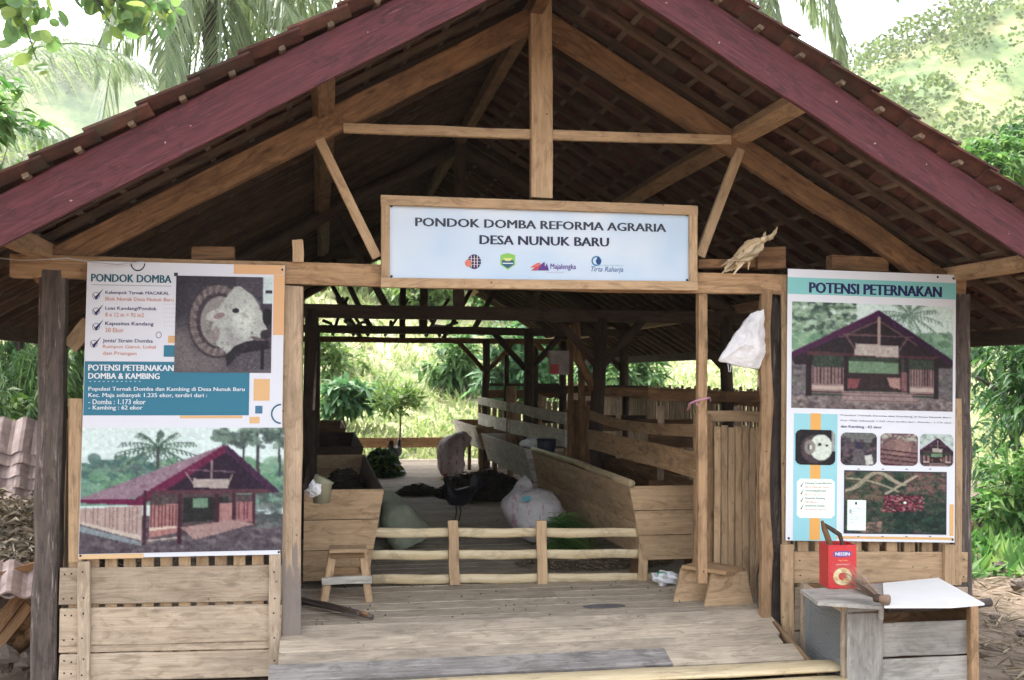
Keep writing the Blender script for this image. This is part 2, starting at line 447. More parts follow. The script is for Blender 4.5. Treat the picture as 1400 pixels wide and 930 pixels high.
# inner posts, tie beams and braces
XAL, XAR, XWL, XWR = -.12, 2.95, -1.66, 4.40
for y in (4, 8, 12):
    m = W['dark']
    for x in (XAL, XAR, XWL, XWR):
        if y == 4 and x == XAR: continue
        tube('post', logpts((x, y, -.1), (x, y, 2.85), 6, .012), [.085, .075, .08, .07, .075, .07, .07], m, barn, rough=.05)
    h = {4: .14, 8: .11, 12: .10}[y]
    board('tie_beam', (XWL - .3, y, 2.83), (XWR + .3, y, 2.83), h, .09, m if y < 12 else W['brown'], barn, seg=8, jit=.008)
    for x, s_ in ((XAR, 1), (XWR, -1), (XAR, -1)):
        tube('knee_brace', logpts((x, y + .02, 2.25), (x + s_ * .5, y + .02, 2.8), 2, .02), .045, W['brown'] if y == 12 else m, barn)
# forked log post of the second truss
tube('post', [(2.93, 4, -.1), (2.93, 4, .9), (2.90, 4, 1.6), (2.94, 4, 2.1), (2.97, 4, 2.8)], [.08, .075, .085, .075, .07], W['dark'], barn, rough=.06)
tube('knee_brace', [(2.94, 4, 1.95), (2.72, 4.05, 2.35), (2.70, 4.1, 2.8)], [.05, .05, .045], W['brown'], barn)
# extra long beams seen low over the aisle
for i, (x0, x1) in enumerate(((.0, .35), (.3, .55), (.62, .5), (.95, 1.1), (1.9, 1.7))):   # loose sticks laid over the beams
    tube('loft_stick', logpts((x0, 8.05, 2.95), (x1, 12.0, 2.95 + .05 * (i % 3)), 4, .03), .025, W['dark'], barn)
for i in range(7):
    x = .15 + i * .33 + rnd(-.08, .08)
    tube('loft_stick', logpts((x, 12.05, 2.9), (x + rnd(-.5, .5), 12.1, 3.6), 2, .02), rnd(.02, .035), W['dark'], barn)

# floor boards, joists, short legs
yy = .14; i = 0
while yy < 14.2:
    w = rnd(.17, .24)
    cuts = [XWL - .05] + ([rnd(1.2, 3.2)] if i % 2 else [rnd(-.3, .6), rnd(2.6, 3.6)]) + [XWR + .12]
    if yy < .6: cuts = [XWL - .05, -.32, 3.2, XWR + .12]
    for k in range(len(cuts) - 1):
        if yy < 1.2 or True:
            zj = rnd(-.004, .004)
            board('floor_board', (cuts[k] + .004, yy + w / 2, DZ - .016 + zj), (cuts[k + 1] - .004, yy + w / 2, DZ - .016 + rnd(-.004, .004)), w - .011, .032,
                  W['deck'], barn, n=(0, 0, 1), seg=3, jit=.002, ch=.003)
    yy += w; i += 1
for y in (.3, 2, 4, 6, 8, 10, 12):
    board('floor_joist', (XWL, y, DZ - .09), (XWR, y, DZ - .09), .10, .06, W['dark'], barn, n=(0, -1, 0))
for y in (.3, 4, 8, 12):
    for x in (.5, 1.6, 2.6): board('floor_leg', (x, y + .06, -.1), (x, y + .06, DZ - .14), .1, .1, W['dark'], barn)
# front ramp: four cross boards, grey one last but one
def rp(f): return (.12 - f * .62, DZ - f * .20)
rx0, rx1 = -.27, 3.10
edges = [0, .24, .48, .68, .98]
for k in range(4):
    (y0, z0), (y1, z1) = rp(edges[k]), rp(edges[k + 1])
    w = math.hypot(y1 - y0, z1 - z0); mid = Vector((0, (y0 + y1) / 2, (z0 + z1) / 2)); nn = Vector((0, z1 - z0, y0 - y1)) * 1
    nn = Vector((0, -(z0 - z1), (y0 - y1)))
    if k == 3:
        board('ramp_board', mid + Vector((rx0 - .03, 0, .006)), mid + Vector((2.22, 0, .006)), w - .012, .035, W['greyboard'], barn, n=nn, seg=10, jit=.004)
        board('ramp_board', mid + Vector((2.225, 0, 0)), mid + Vector((rx1 + .02, 0, 0)), w - .006, .032, W['deck'], barn, n=nn, seg=4, jit=.003)
    else:
        board('ramp_board', mid + Vector((rx0 + .02, 0, 0)), mid + Vector((rx1 - .03 * k + .02, 0, 0)), w - .006, .032, W['deck'], barn, n=nn, seg=8, jit=.003)
for k in range(5):   # further boards down to the ground, below the picture's edge
    f0 = 1.30 + k * .38; (y0, z0), (y1, z1) = rp(f0), rp(f0 + .36)
    mid = Vector((0, (y0 + y1) / 2, (z0 + z1) / 2 - .012)); nn = Vector((0, -(z0 - z1), (y0 - y1)))
    if mid.z > .03: board('ramp_board', mid + Vector((rx0 - .05, 0, 0)), mid + Vector((rx1 + .1, 0, 0)), .22, .032, W['deck'], barn, n=nn, seg=6)
for x in (-.1, 1.4, 2.9):
    (y0, z0), (y1, z1) = rp(0), rp(2.3); board('ramp_joist', (x, y0, z0 - .07), (x, y1, z1 - .07), .07, .08, W['dark'], barn, n=(0, 0, 1))
board('ramp_side_board', (3.12, .05, .40), (3.15, -.62, .2), .16, .03, W['tan'], barn, n=(1, 0, 0))

# side walls of upright slats
def slat_wall(x, y0, y1, z0, z1, w, gap, mat, nrm, key):
    y = y0; i = 0
    while y < y1:
        h = z1 + rnd(-.03, .03)
        o = board('wall_slat', (x, y, z0), (x, y, h), w, .02, mat, barn, n=nrm, seg=2, jit=.003, key=(key, i % 5))
        y += w + gap * rnd(.6, 1.4); i += 1
slat_wall(XWR + .14, .25, 12.2, .45, 2.04, .06, .035, W['slat'], (1, 0, 0), 'sr')
slat_wall(XWL - .06, .25, 12.2, .45, 1.95, .085, .02, W['slat'], (1, 0, 0), 'sl')
for x in (XWR + .11, XWL - .03):
    for z in (.75, 1.9): board('wall_rail', (x, .15, z), (x, 12.2, z), .08, .025, W['tan'], barn, n=(1, 0, 0), seg=6)
for z, h, mm in ((2.03, .05, 'dark'), (1.86, .15, 'brown')):
    board('rear_rail', (XAR, 12.15, z), (XWR, 12.15, z), h, .03, W[mm], barn, seg=4)
board('rear_rail', (XAL - .3, 14.1, .85), (XAR, 14.1, .85), .20, .03, W['tan'], barn, seg=6, jit=.006)
for x in (3.35, 3.9): board('rear_post', (x, 12.1, .4), (x, 12.1, 2.8), .09, .08, W['dark'], barn, seg=3)
slat_y = 12.18
for i in range(13): board('wall_slat', (XWL + i * .115, slat_y, .5), (XWL + i * .115, slat_y, 1.9), .085, .02, W['slat'], barn, key=('rw', i % 3))
for i in range(14): board('wall_slat', (XAR + .08 + i * .115, slat_y, .5), (XAR + .08 + i * .115, slat_y, 1.72), .085, .02, W['slat'], barn, key=('rw2', i % 3))

# front low walls: slats behind, planks and battens before
for i in range(12):
    px = 102 + i * 25.0
    if px > 385: break
    fb('wall_slat', px, 905, px, 590 if i else 545, 16, .022, W['frame'], barn, Y=.02, seg=2, jit=.002)
fb('wall_batten', 103, 768, 104, 545, 17, .025, W['frame'], barn, Y=-.025, seg=3)
for (ya, yb, h) in ((803, 797, 49), (858, 851, 50), (888, 881, 10), (914, 907, 36)):
    fb('wall_plank', 81, ya, 385, yb, h, .028, W['pale'], barn, Y=-.012 if h > 12 else .0, seg=6, jit=.004)
fb('wall_batten', 113.5, 955, 114.5, 768, 16, .028, W['pale'], barn, Y=-.044, seg=4)
fb('wall_batten', 375, 950, 375.5, 757, 15, .028, W['pale'], barn, Y=-.044, seg=4)
fb('sill_beam', 60, 945, 400, 935, 18, .08, W['dark'], barn, Y=.03, seg=3)
for i in range(9):
    px = 1098 + i * 24.3
    fb('wall_slat', px, 900, px, 590, 16, .022, W['frame'], barn, Y=.02, seg=2, jit=.002)
fb('wall_batten', 1310.5, 800, 1310.5, 545, 11, .025, W['frame'], barn, Y=-.02, seg=3)
for (ya, yb, h) in ((776, 776, 42), (833, 830, 56), (890, 886, 50)):
    fb('wall_plank', 1086, ya, 1323, yb, h, .028, W['pale'] if h != 42 else W['frame'], barn, Y=-.012, seg=6, jit=.004)
fb('wall_batten', 1299, 800, 1299, 745, 16, .028, W['frame'], barn, Y=-.044, seg=3)

def nails(spots, Y):
    vs = []; fs = []
    for (x, y) in spots:
        c_ = U(x + rnd(-1.5, 1.5), y + rnd(-1.5, 1.5), Y); k = len(vs)
        vs += [c_ + Vector((math.cos(i * PI / 4) * .006, 0, math.sin(i * PI / 4) * .006)) for i in range(8)] + [c_ + Vector((0, -.002, 0))]
        fs += [(k + i, k + 8, k + (i + 1) % 8) for i in range(8)]
    o = raw('nail_heads', vs, fs, plain('rusty_nail', (.05, .028, .02), .6), barn); o['kind'] = 'stuff'
nails([(x, y) for x in (88, 98) for y in (785, 818, 842, 874, 905, 922)] + [(x, y) for x in (1095, 1318) for y in (765, 788)], -.0135)
nails([(x, y) for x in (113, 375) for y in (782, 818, 838, 872, 902, 922)], -.0455)
# slatted stall door right of the entrance
door = thing('stall_door', U(1000, 818, .62), 'narrow slatted wooden stall door beside the right entrance post', 'door')
fb('rail', 964, 569, 1042, 570, 15, .03, W['frame'], door, Y=.65)
fb('stile', 972, 800, 972, 577, 10, .03, W['tan'], door, Y=.66)
for i in range(7):
    px = 981 + i * 9.6
    fb('slat', px, 818, px + .5, 584 + rnd(-2, 2), 9.2, .02, W['frame'], door, Y=.62 + .006 * (i % 2), seg=3, jit=.003)
fb('ledger', 966, 700, 1042, 702, 10, .02, W['tan'], door, Y=.73)

# ================================================================== printed sheets
def srgb(c):
    c = np.asarray(c, float) / 255.0
    return np.where(c <= .04045, c / 12.92, ((c + .055) / 1.055) ** 2.4)
def vcol_mat(name, rough=.45):
    m, n, l, b = newmat(name, rough)
    a = n.new('ShaderNodeAttribute'); a.attribute_name = 'Col'; l.new(a.outputs['Color'], b.inputs['Base Color']); return m
PRINT = vcol_mat('print_ink')
ALB = .80          # whitest printed vinyl
_ink = {}
def ink(c, rough=.5):
    c = tuple(c)
    if c not in _ink:
        s = srgb(c) * ALB
        _ink[c] = plain('ink_%d_%d_%d' % c, tuple(float(q) for q in s), rough)
    return _ink[c]
class Pic:
    """a small picture made of painted shapes; coordinates 0..1, y down"""
    def __init__(s, w, h, bg):
        s.w, s.h = w, h; s.a = np.zeros((h, w, 3)); s.a[:] = bg
        s.X, s.Y = np.meshgrid((np.arange(w) + .5) / w, (np.arange(h) + .5) / h)
    def put(s, m, c, al=1.0):
        m = m.astype(float) * al; s.a = s.a * (1 - m[..., None]) + np.array(c, float) * m[..., None]
    def poly(s, pts, c, al=1.0):
        m = np.zeros((s.h, s.w), bool); n = len(pts)
        for i in range(n):
            x0, y0 = pts[i]; x1, y1 = pts[(i + 1) % n]
            if y0 == y1: continue
            cr = ((y0 > s.Y) != (y1 > s.Y)) & (s.X < (x1 - x0) * (s.Y - y0) / (y1 - y0) + x0)
            m ^= cr
        s.put(m, c, al); return m
    def rect(s, x0, y0, x1, y1, c, al=1.0): s.put((s.X >= x0) & (s.X < x1) & (s.Y >= y0) & (s.Y < y1), c, al)
    def ell(s, cx, cy, rx, ry, c, al=1.0, rot=0.0, hole=0.0, soft=0.0, a0=None, a1=None):
        ca, sa = math.cos(rot), math.sin(rot)
        u = ((s.X - cx) * ca + (s.Y - cy) * sa) / rx; v = (-(s.X - cx) * sa + (s.Y - cy) * ca) / ry
        d = np.sqrt(u * u + v * v); m = (d < 1) & (d >= hole)
        if a0 is not None:
            t = np.arctan2(v, u); m &= (t > a0) & (t < a1)
        m = m.astype(float)
        if soft: m = np.clip((1 - d) / soft, 0, 1) * (d >= hole)
        s.put(m, c, al)
    def line(s, x0, y0, x1, y1, wd, c, al=1.0):
        dx, dy = x1 - x0, (y1 - y0); L = dx * dx + dy * dy + 1e-9
        t = np.clip(((s.X - x0) * dx + (s.Y - y0) * dy) / L, 0, 1)
        d = np.hypot(s.X - x0 - t * dx, s.Y - y0 - t * dy); s.put(d < wd, c, al)
    def grain(s, amp, k=1):
        n = np.random.randn(s.h // k + 1, s.w // k + 1)
        n = np.kron(n, np.ones((k, k)))[:s.h, :s.w]; s.a += n[..., None] * amp
    def blobs(s, x0, y0, x1, y1, n, r, cols, al=.8):
        for _ in range(n):
            s.ell(rnd(x0, x1), rnd(y0, y1), r * rnd(.5, 1.5), r * rnd(.5, 1.5), random.choice(cols), al, rnd(0, 3))
    def blur(s, k=1):
        for _ in range(k):
            p = np.pad(s.a, ((1, 1), (1, 1), (0, 0)), 'edge')
            s.a = (p[:-2, 1:-1] + p[2:, 1:-1] + p[1:-1, :-2] + p[1:-1, 2:] + 4 * p[1:-1, 1:-1]) / 8
class Sheet:
    """a flat sheet between four measured corners (top left, top right, bottom right, bottom left)"""
    def __init__(s, corners, Y, root, bulge=0.0):
        s.c = [U(x, y, Y) for x, y in corners]; s.root = root; s.bulge = bulge
        s.n = (s.c[1] - s.c[0]).cross(s.c[3] - s.c[0]).normalized()
        if s.n.y > 0: s.n = -s.n
    def P(s, u, v, off=0.0):
        a = s.c[0].lerp(s.c[1], u); b = s.c[3].lerp(s.c[2], u)
        o = s.bulge * (math.sin(u * PI) * math.sin(v * PI)) + s.bulge * .4 * math.sin(u * 9 + v * 4) * math.sin(v * PI) * math.sin(u * PI)
        return a.lerp(b, v) + s.n * (off + o)
    def grid(s, name, u0, v0, u1, v1, off, mat, nu=1, nv=1, col=None, mask=None):
        vs = [s.P(u0 + (u1 - u0) * i / nu, v0 + (v1 - v0) * j / nv, off) for j in range(nv + 1) for i in range(nu + 1)]
        fs = []
        for j in range(nv):
            for i in range(nu):
                if mask is not None and not mask((i + .5) / nu, (j + .5) / nv): continue
                a = j * (nu + 1) + i; fs.append((a, a + nu + 1, a + nu + 2, a + 1))
        o = raw(name, vs, fs, mat, s.root)
        if col is not None:
            at = o.data.color_attributes.new('Col', 'FLOAT_COLOR', 'POINT')
            at.data.foreach_set('color', np.concatenate([col.reshape(-1, 3), np.ones((col.shape[0] * col.shape[1], 1))], 1).astype(np.float32).ravel())
        return o
    def pic(s, name, u0, v0, u1, v1, off, pic, radius=0.0):
        a = np.clip((pic.a - 128) * 1.32 + 116 + np.kron(np.random.randn(pic.h // 3 + 1, pic.w // 3 + 1), np.ones((3, 3)))[:pic.h, :pic.w, None] * 5 + np.random.randn(pic.h, pic.w, 1) * 5, 0, 255); g_ = a.mean(2, keepdims=True); a = (g_ + (a - g_) * .85) * np.array([.97, 1.03, .96]); col = srgb(a) * ALB
        asp = pic.w / pic.h
        def mask(x, y):
            if radius <= 0: return True
            dx = max(radius - x, x - 1 + radius, 0) ; ry = radius * asp
            dy = max(ry - y, y - 1 + ry, 0)
            return (dx / radius) ** 2 + (dy / ry) ** 2 <= 1.0
        return s.grid(name, u0, v0, u1, v1, off, PRINT, pic.w - 1, pic.h - 1, col, mask)
    def rect(s, name, u0, v0, u1, v1, c, off=.0012, n=6):
        return s.grid(name, u0, v0, u1, v1, off, ink(c), n, n)
    def shape(s, name, pts, c, off=.0016):
        vs = [s.P(u, v, off) for u, v in pts]; return raw(name, vs, [tuple(range(len(pts)))], ink(c), s.root)
    def ring(s, name, cu, cv, ru, rv, t, c, off=.0016, a0=0, a1=2 * PI):
        vs = []; fs = []; N = 28
        for i in range(N + 1):
            a = a0 + (a1 - a0) * i / N
            vs += [s.P(cu + math.cos(a) * ru, cv + math.sin(a) * rv, off), s.P(cu + math.cos(a) * ru * (1 - t), cv + math.sin(a) * rv * (1 - t), off)]
        for i in range(N): fs.append((2 * i, 2 * i + 2, 2 * i + 3, 2 * i + 1))
        return raw(name, vs, fs, ink(c), s.root)
    def text(s, body, u0, v0, u1, v1, c, bold=.0, off=.002, name='lettering', font_shear=0.0):
        cu = bpy.data.curves.new('t', 'FONT'); cu.body = body; cu.size = 1.0; cu.resolution_u = 2; cu.shear = font_shear
        to = bpy.data.objects.new('t', cu); me = bpy.data.meshes.new_from_object(to)
        bpy.data.objects.remove(to)
        co = np.zeros(len(me.vertices) * 3); me.vertices.foreach_get('co', co); co = co.reshape(-1, 3)
        x0, x1 = co[:, 0].min(), co[:, 0].max(); y0, y1 = co[:, 1].min(), co[:, 1].max()
        pts = [s.P(u0 + (u1 - u0) * (p[0] - x0) / (x1 - x0), v1 + (v0 - v1) * (p[1] - y0) / (y1 - y0), off) for p in co]
        o_ = pts[0].copy()
        for i, p in enumerate(pts): me.vertices[i].co = p - o_
        if bold:      # heavier strokes: the same outlines laid twice more, a hair apart
            base = [v.co.copy() for v in me.vertices]; fcs = [tuple(q.vertices) for q in me.polygons]; nb_ = len(base)
            du = (s.P(u1, v0) - s.P(u0, v0)).normalized(); hh = (s.P(u0, v0) - s.P(u0, v1)).length / (1 + body.count('\n'))
            vv = list(base); ff = list(fcs)
            for k_, e_ in enumerate((-1, 1)):
                o2 = du * e_ * hh * bold * 1.5 + s.n * .0003 * (k_ + 1)
                ff += [tuple(q + len(vv) for q in t_) for t_ in fcs]; vv += [p_ + o2 for p_ in base]
            bpy.data.meshes.remove(me); me = mesh(vv, ff)
        me.materials.clear(); me.materials.append(ink(c)); me.update()
        return ob(name, me, Matrix.Translation(o_), s.root)
def px_uv(cn):
    """photo pixel -> (u, v) on a sheet with these corners, near enough for a small skew"""
    (ax, ay), (bx, by), (cx_, cy), (dx, dy) = cn
    def f(x, y):
        u, v = .5, .5
        for _ in range(12):
            lx = ax + (dx - ax) * v; rx = bx + (cx_ - bx) * v; u = (x - lx) / (rx - lx)
            ty = ay + (by - ay) * u; by_ = dy + (cy - dy) * u; v = (y - ty) / (by_ - ty)
        return u, v
    return f

def palm_strokes(p, cx, cy, r, cols):
    for k in range(13):
        a = -PI + k * PI / 6 + rnd(-.1, .1)
        x, y = cx, cy
        for st in range(9):
            t = st / 9; x2 = x + math.cos(a) * r / 9; y2 = y + math.sin(a) * r / 9 + t * r * .05 * 1.5
            for q in (-1, 1): p.line(x2, y2, x2 + math.cos(a + q) * r * .10, y2 + r * .17, .003, random.choice(cols), .8)
            p.line(x, y, x2, y2, .004, cols[0], .9); x, y = x2, y2
def barn_front(p, x0, y0, x1, y1, dusk=1.0):
    """the barn seen from the front, as small printed photograph inside the box"""
    def q(x, y): return (x0 + (x1 - x0) * x, y0 + (y1 - y0) * y)
    P_ = lambda pts, c, al=1.0: p.poly([q(*t) for t in pts], c, al)
    P_([(0, .50), (.53, .0), (1, .54), (.97, .60), (.03, .60)], (62, 46, 58))
    P_([(.14, .50), (.88, .52), (.88, .92), (.13, .92)], (72, 82, 74))
    P_([(.34, .55), (.66, .56), (.66, .68), (.34, .68)], (122, 140, 122)); P_([(.34, .68), (.66, .68), (.72, .86), (.31, .86)], (70, 52, 58))
    P_([(0, .485), (.53, .0), (.53, .085), (0, .55)], (92, 42, 88)); P_([(1, .53), (.53, .0), (.53, .085), (1, .60)], (74, 36, 78))
    for (a, b, c_, d) in ((.30, .30, .52, .12), (.76, .36, .54, .12), (.32, .27, .74, .28), (.33, .27, .385, .42), (.71, .28, .655, .42)):
        p.line(*q(a, b), *q(c_, d), .007, (120, 92, 100))
    p.line(*q(.53, .08), *q(.53, .38), .008, (176, 150, 150))
    P_([(.10, .46), (.90, .48), (.90, .51), (.10, .50)], (100, 64, 74))
    P_([(.39, .36), (.65, .38), (.65, .50), (.385, .49)], (178, 160, 162))
    for (a, b) in ((.13, .32), (.72, .87)):
        P_([(a, .62), (b, .62), (b, .90), (a, .90)], (150, 122, 126))
        for k in range(9): xx = a + (b - a) * (k + .5) / 9; p.line(*q(xx, .62), *q(xx, .80), .0035, (86, 58, 70))
        P_([(a, .82), (b, .82), (b, .86), (a, .86)], (186, 160, 160)); p.line(*q(a, .89), *q(b, .89), .004, (60, 40, 50))
    for xx, w in ((.115, .016), (.335, .014), (.70, .014), (.66, .009), (.885, .014)): P_([(xx - w, .50), (xx + w, .50), (xx + w, .93), (xx - w, .93)], (60, 42, 52))
    P_([(.345, .74), (.42, .74), (.40, .84), (.345, .84)], (140, 84, 92)); P_([(.58, .72), (.66, .72), (.66, .84), (.60, .82)], (168, 130, 130)); P_([(.665, .66), (.70, .66), (.70, .86), (.665, .86)], (140, 100, 108))
    P_([(.32, .87), (.70, .87), (.79, .99), (.305, .99)], (156, 132, 136))
    for k in range(4): yy = .89 + k * .026; p.line(*q(.31, yy), *q(.74 + k * .01, yy), .0025, (126, 100, 106))

# ------------------------------------------------------------------ left poster
lc = [(119.5, 357), (389, 363), (383, 758), (107, 764)]
pl = thing('poster', U(245, 764, -.06), 'tall printed poster on the left wall with curled-horn ram photograph above barn photograph', 'poster')
S = Sheet(lc, -.052, pl, .006); f = px_uv(lc)
S.grid('sheet', 0, 0, 1, 1, 0, ink((226, 229, 238)), 12, 16)
def R(a, b, c_, d, col, off=.0012, name='print'):
    u0, v0 = f(a, b); u1, v1 = f(c_, d); return S.rect(name, u0, v0, u1, v1, col, off)
def T(body, a, b, c_, d, col, bold=.012, **k):
    u0, v0 = f(a, b); u1, v1 = f(c_, d); return S.text(body, u0, v0, u1, v1, col, bold, **k)
R(318, 361.5, 388, 376, (226, 178, 130)); R(374, 376, 388, 459, (226, 178, 130), .0016)
R(116, 495, 339, 569, (52, 122, 148))
R(244, 569.5, 330, 573, (226, 184, 132)); R(346, 519, 368, 549, (226, 184, 132)); R(348, 556, 358, 566.5, (72, 120, 152)); R(340, 571, 354, 580, (226, 184, 132))
R(228, 460, 237, 470, (222, 176, 124)); R(222, 473, 238, 489, (52, 122, 148))
S.ring('ring', *f(187, 360), 10 / 270, 11 / 400, .16, (40, 44, 54), a0=0, a1=PI); S.ring('ring', *f(215, 459), 4 / 270, 4.5 / 400, .2, (110, 110, 130))
S.ring('ring', *f(384, 567), 14 / 270, 14 / 400, .16, (44, 100, 128), a0=PI / 2, a1=3 * PI / 2)
T('PONDOK DOMBA', 125, 374.5, 232, 387.5, (28, 96, 112), .03); R(125, 390, 232, 391.5, (28, 96, 112), .0018)
for (yy, a, xa, b, xb) in ((402, 'Kelompok Ternak MACAKAL', 229, 'Blok Nunuk Desa Nunuk Baru', 235), (423.5, 'Luas Kandang/Pondok', 212, '8 x 12 m = 92 m2', 195), (444.5, 'Kapasitas Kandang', 208, '30 Ekor', 168), (468, 'Jenis/ Strain Domba', 207, 'Rumpun Garut, Lokal', 211)):
    x0 = 143.5 if yy < 460 else 140
    T(a, x0, yy - 4, xa, yy + 3.2, (62, 60, 106), .012); T(b, x0, yy + 4.5, xb, yy + 11, (214, 146, 122), .008)
    xx = 126 if yy < 460 else 123
    pts = [(xx, yy - 1), (xx + 4, yy + 4), (xx + 15, yy - 7), (xx + 5, yy + 9)]
    S.shape('check_mark', [f(*t) for t in pts], (44, 42, 92)); S.ring('check_box', *f(xx + 5, yy + 3), 5 / 270, 5 / 400, .15, (90, 90, 120))
T('dan Priangan', 140, 481.5, 185, 488, (214, 146, 122), .008)
T('POTENSI PETERNAKAN', 121, 499.5, 235, 508.5, (232, 238, 244), .03); T('DOMBA & KAMBING', 121, 511, 216, 519.5, (232, 238, 244), .03)
for k in range(12): R(122 + k * 6, 522, 124.5 + k * 6, 523.4, (150, 196, 210), .0016, 'dot')
T('Populasi Ternak Domba dan Kambing di Desa Nunuk Baru', 121, 530, 333, 537.5, (222, 232, 240), .018); T('Kec. Maja sebanyak 1.235 ekor, terdiri dari :', 121, 538.5, 281, 546, (222, 232, 240), .018)
T('- Domba : 1.173 ekor', 121, 547, 197, 554, (222, 232, 240), .018); T('- Kambing : 62 ekor', 121, 555.5, 193, 563, (222, 232, 240), .018)
for i in range(5):
    for j in range(6): R(222 + i * 3.6, 416 + j * 6, 223 + i * 3.6, 417.2 + j * 6, (190, 186, 200), .0014, 'dot')
# the ram photograph
p = Pic(150, 158, (78, 70, 84))
p.blobs(0, 0, 1, 1, 60, .10, [(72, 66, 80), (92, 84, 98), (80, 70, 86), (64, 58, 72)], .35)
p.poly([(0, .6), (.3, .8), (1, .62), (1, 1), (0, 1)], (110, 98, 108), .6)
p.rect(.90, 0, 1, .28, (196, 200, 212)); p.rect(.93, .14, 1, .17, (70, 66, 80)); p.rect(.62, .0, .90, .2, (100, 88, 100), .7)
p.ell(.06, .75, .22, .35, (128, 116, 122), .8, soft=.6); p.ell(.3, .9, .3, .14, (132, 120, 126), .7, soft=.5)
p.ell(.44, .46, .31, .39, (126, 110, 116), 1); p.ell(.44, .46, .31, .39, (70, 58, 70), .8, hole=.94); p.ell(.44, .46, .225, .29, (84, 70, 82), 1); p.ell(.46, .47, .20, .26, (150, 138, 144), 1)
for k in range(34):
    a = PI * .30 + k * (PI * 1.42) / 33; cx, cy = .44, .46
    p.line(cx + math.cos(a) * .215, cy + math.sin(a) * .28, cx + math.cos(a + .10) * .285, cy + math.sin(a + .10) * .365, .004, (164, 150, 156) if k % 2 else (84, 70, 82), .8)
p.poly([(.60, .11), (.66, .10), (.80, .20), (.90, .38), (.945, .54), (.90, .63), (.76, .67), (.66, .76), (.54, .80), (.44, .72), (.38, .55), (.42, .36), (.52, .22)], (176, 170, 176))
p.ell(.60, .62, .12, .15, (150, 142, 150), .6, soft=.6); p.ell(.80, .30, .08, .12, (186, 180, 186), .8, soft=.5, rot=-.5)
p.ell(.70, .45, .15, .22, (206, 201, 206), .8, soft=.6); p.ell(.42, .40, .11, .055, (184, 174, 182), 1, rot=-.35); p.ell(.45, .41, .06, .03, (140, 112, 120), .8, rot=-.3)
p.ell(.42, .60, .04, .08, (140, 116, 124), .6); p.ell(.62, .355, .036, .024, (44, 36, 48)); p.ell(.71, .40, .05, .02, (160, 148, 156), .7, rot=.5)
p.ell(.93, .60, .05, .05, (70, 60, 72)); p.ell(.95, .42, .05, .09, (40, 36, 50)); p.ell(.86, .65, .09, .02, (110, 96, 104), .9, rot=.3)
p.poly([(.62, .72), (.74, .67), (.97, .66), (1, .95), (.55, .99), (.52, .82)], (58, 50, 64)); p.poly([(.5, .98), (.68, .80), (1, .74), (1, 1), (.5, 1)], (112, 102, 112), .8); p.rect(.89, .7, .92, .96, (46, 42, 54))
p.blobs(.1, .1, .9, .95, 240, .012, [(60, 54, 66), (150, 140, 146)], .18); p.grain(3, 2); p.blur(2)
u0, v0 = f(239, 377); u1, v1 = f(370, 511); S.pic('ram_photograph', u0, v0, u1, v1, .0024, p); R(236, 373, 241, 378, (52, 56, 76), .003)
# the barn seen from its corner
p = Pic(190, 118, (198, 204, 216))
p.rect(0, .30, 1, .62, (120, 148, 140)); p.blobs(0, .28, 1, .5, 160, .035, [(92, 122, 118), (116, 148, 128), (136, 160, 146), (84, 108, 112)], .8)
p.rect(0, 0, 1, .24, (206, 210, 222)); p.blobs(.0, .24, .3, .34, 40, .03, [(96, 118, 122), (120, 142, 134)], .8)
palm_strokes(p, .37, .16, .20, [(94, 112, 106), (120, 136, 126), (74, 92, 92)]); p.line(.37, .16, .37, .32, .008, (90, 92, 96))
for (x, w) in ((.79, .006), (.86, .008), (.97, .006)): p.line(x, .02, x + .01, .4, w, (86, 82, 90))
p.blobs(.66, .0, 1, .16, 90, .022, [(96, 110, 108), (126, 140, 134), (84, 92, 96)], .7)
p.rect(0, .70, 1, 1, (104, 92, 104)); p.blobs(0, .74, 1, 1, 260, .015, [(84, 72, 86), (130, 118, 126), (108, 94, 106)], .6)
p.blobs(.86, .5, 1, .8, 70, .02, [(88, 96, 98), (120, 120, 124)], .6)
p.poly([(0, .56), (.70, .14), (.72, .16), (.26, .56), (0, .59)], (150, 122, 142)); p.blobs(.1, .3, .6, .5, 60, .008, [(128, 98, 124), (176, 150, 166)], .5)
p.poly([(.28, .60), (.71, .15), (.97, .52), (.93, .53), (.32, .53)], (64, 46, 70))
p.poly([(0, .57), (.26, .57), (.70, .14), (.715, .19), (.30, .62), (.0, .595)], (120, 46, 88)); p.poly([(.71, .14), (.98, .52), (.94, .535), (.70, .19)], (86, 56, 88))
p.poly([(.34, .53), (.86, .54), (.86, .78), (.33, .84)], (96, 82, 88)); p.poly([(.50, .56), (.72, .56), (.74, .74), (.5, .76)], (60, 60, 64)); p.rect(.55, .57, .62, .64, (120, 140, 128))
p.poly([(.0, .64), (.30, .62), (.30, .90), (.0, .76)], (176, 150, 152))
for k in range(16): p.line(.01 + k * .019, .63, .01 + k * .019, .76 + k * .0085, .0018, (132, 98, 108), .7)
p.poly([(.0, .74), (.30, .86), (.30, .90), (.0, .76)], (192, 170, 170)); p.poly([(.0, .77), (.30, .91), (.3, .94), (.0, .82)], (146, 152, 166), .8)
p.poly([(.335, .62), (.475, .61), (.475, .84), (.335, .88)], (168, 120, 124))
for k in range(8): p.line(.345 + k * .0175, .62, .345 + k * .0175, .80, .0028, (96, 58, 72))
p.poly([(.335, .80), (.475, .785), (.475, .80), (.335, .825)], (200, 176, 172)); p.line(.335, .9, .475, .88, .006, (180, 160, 160))
for x in (.315, .485, .665, .75, .85): p.rect(x - .010, .50, x + .008, .93 if x < .5 else .79, (86, 52, 70))
p.rect(.68, .61, .74, .76, (166, 122, 126)); p.rect(.765, .60, .85, .76, (160, 112, 120))
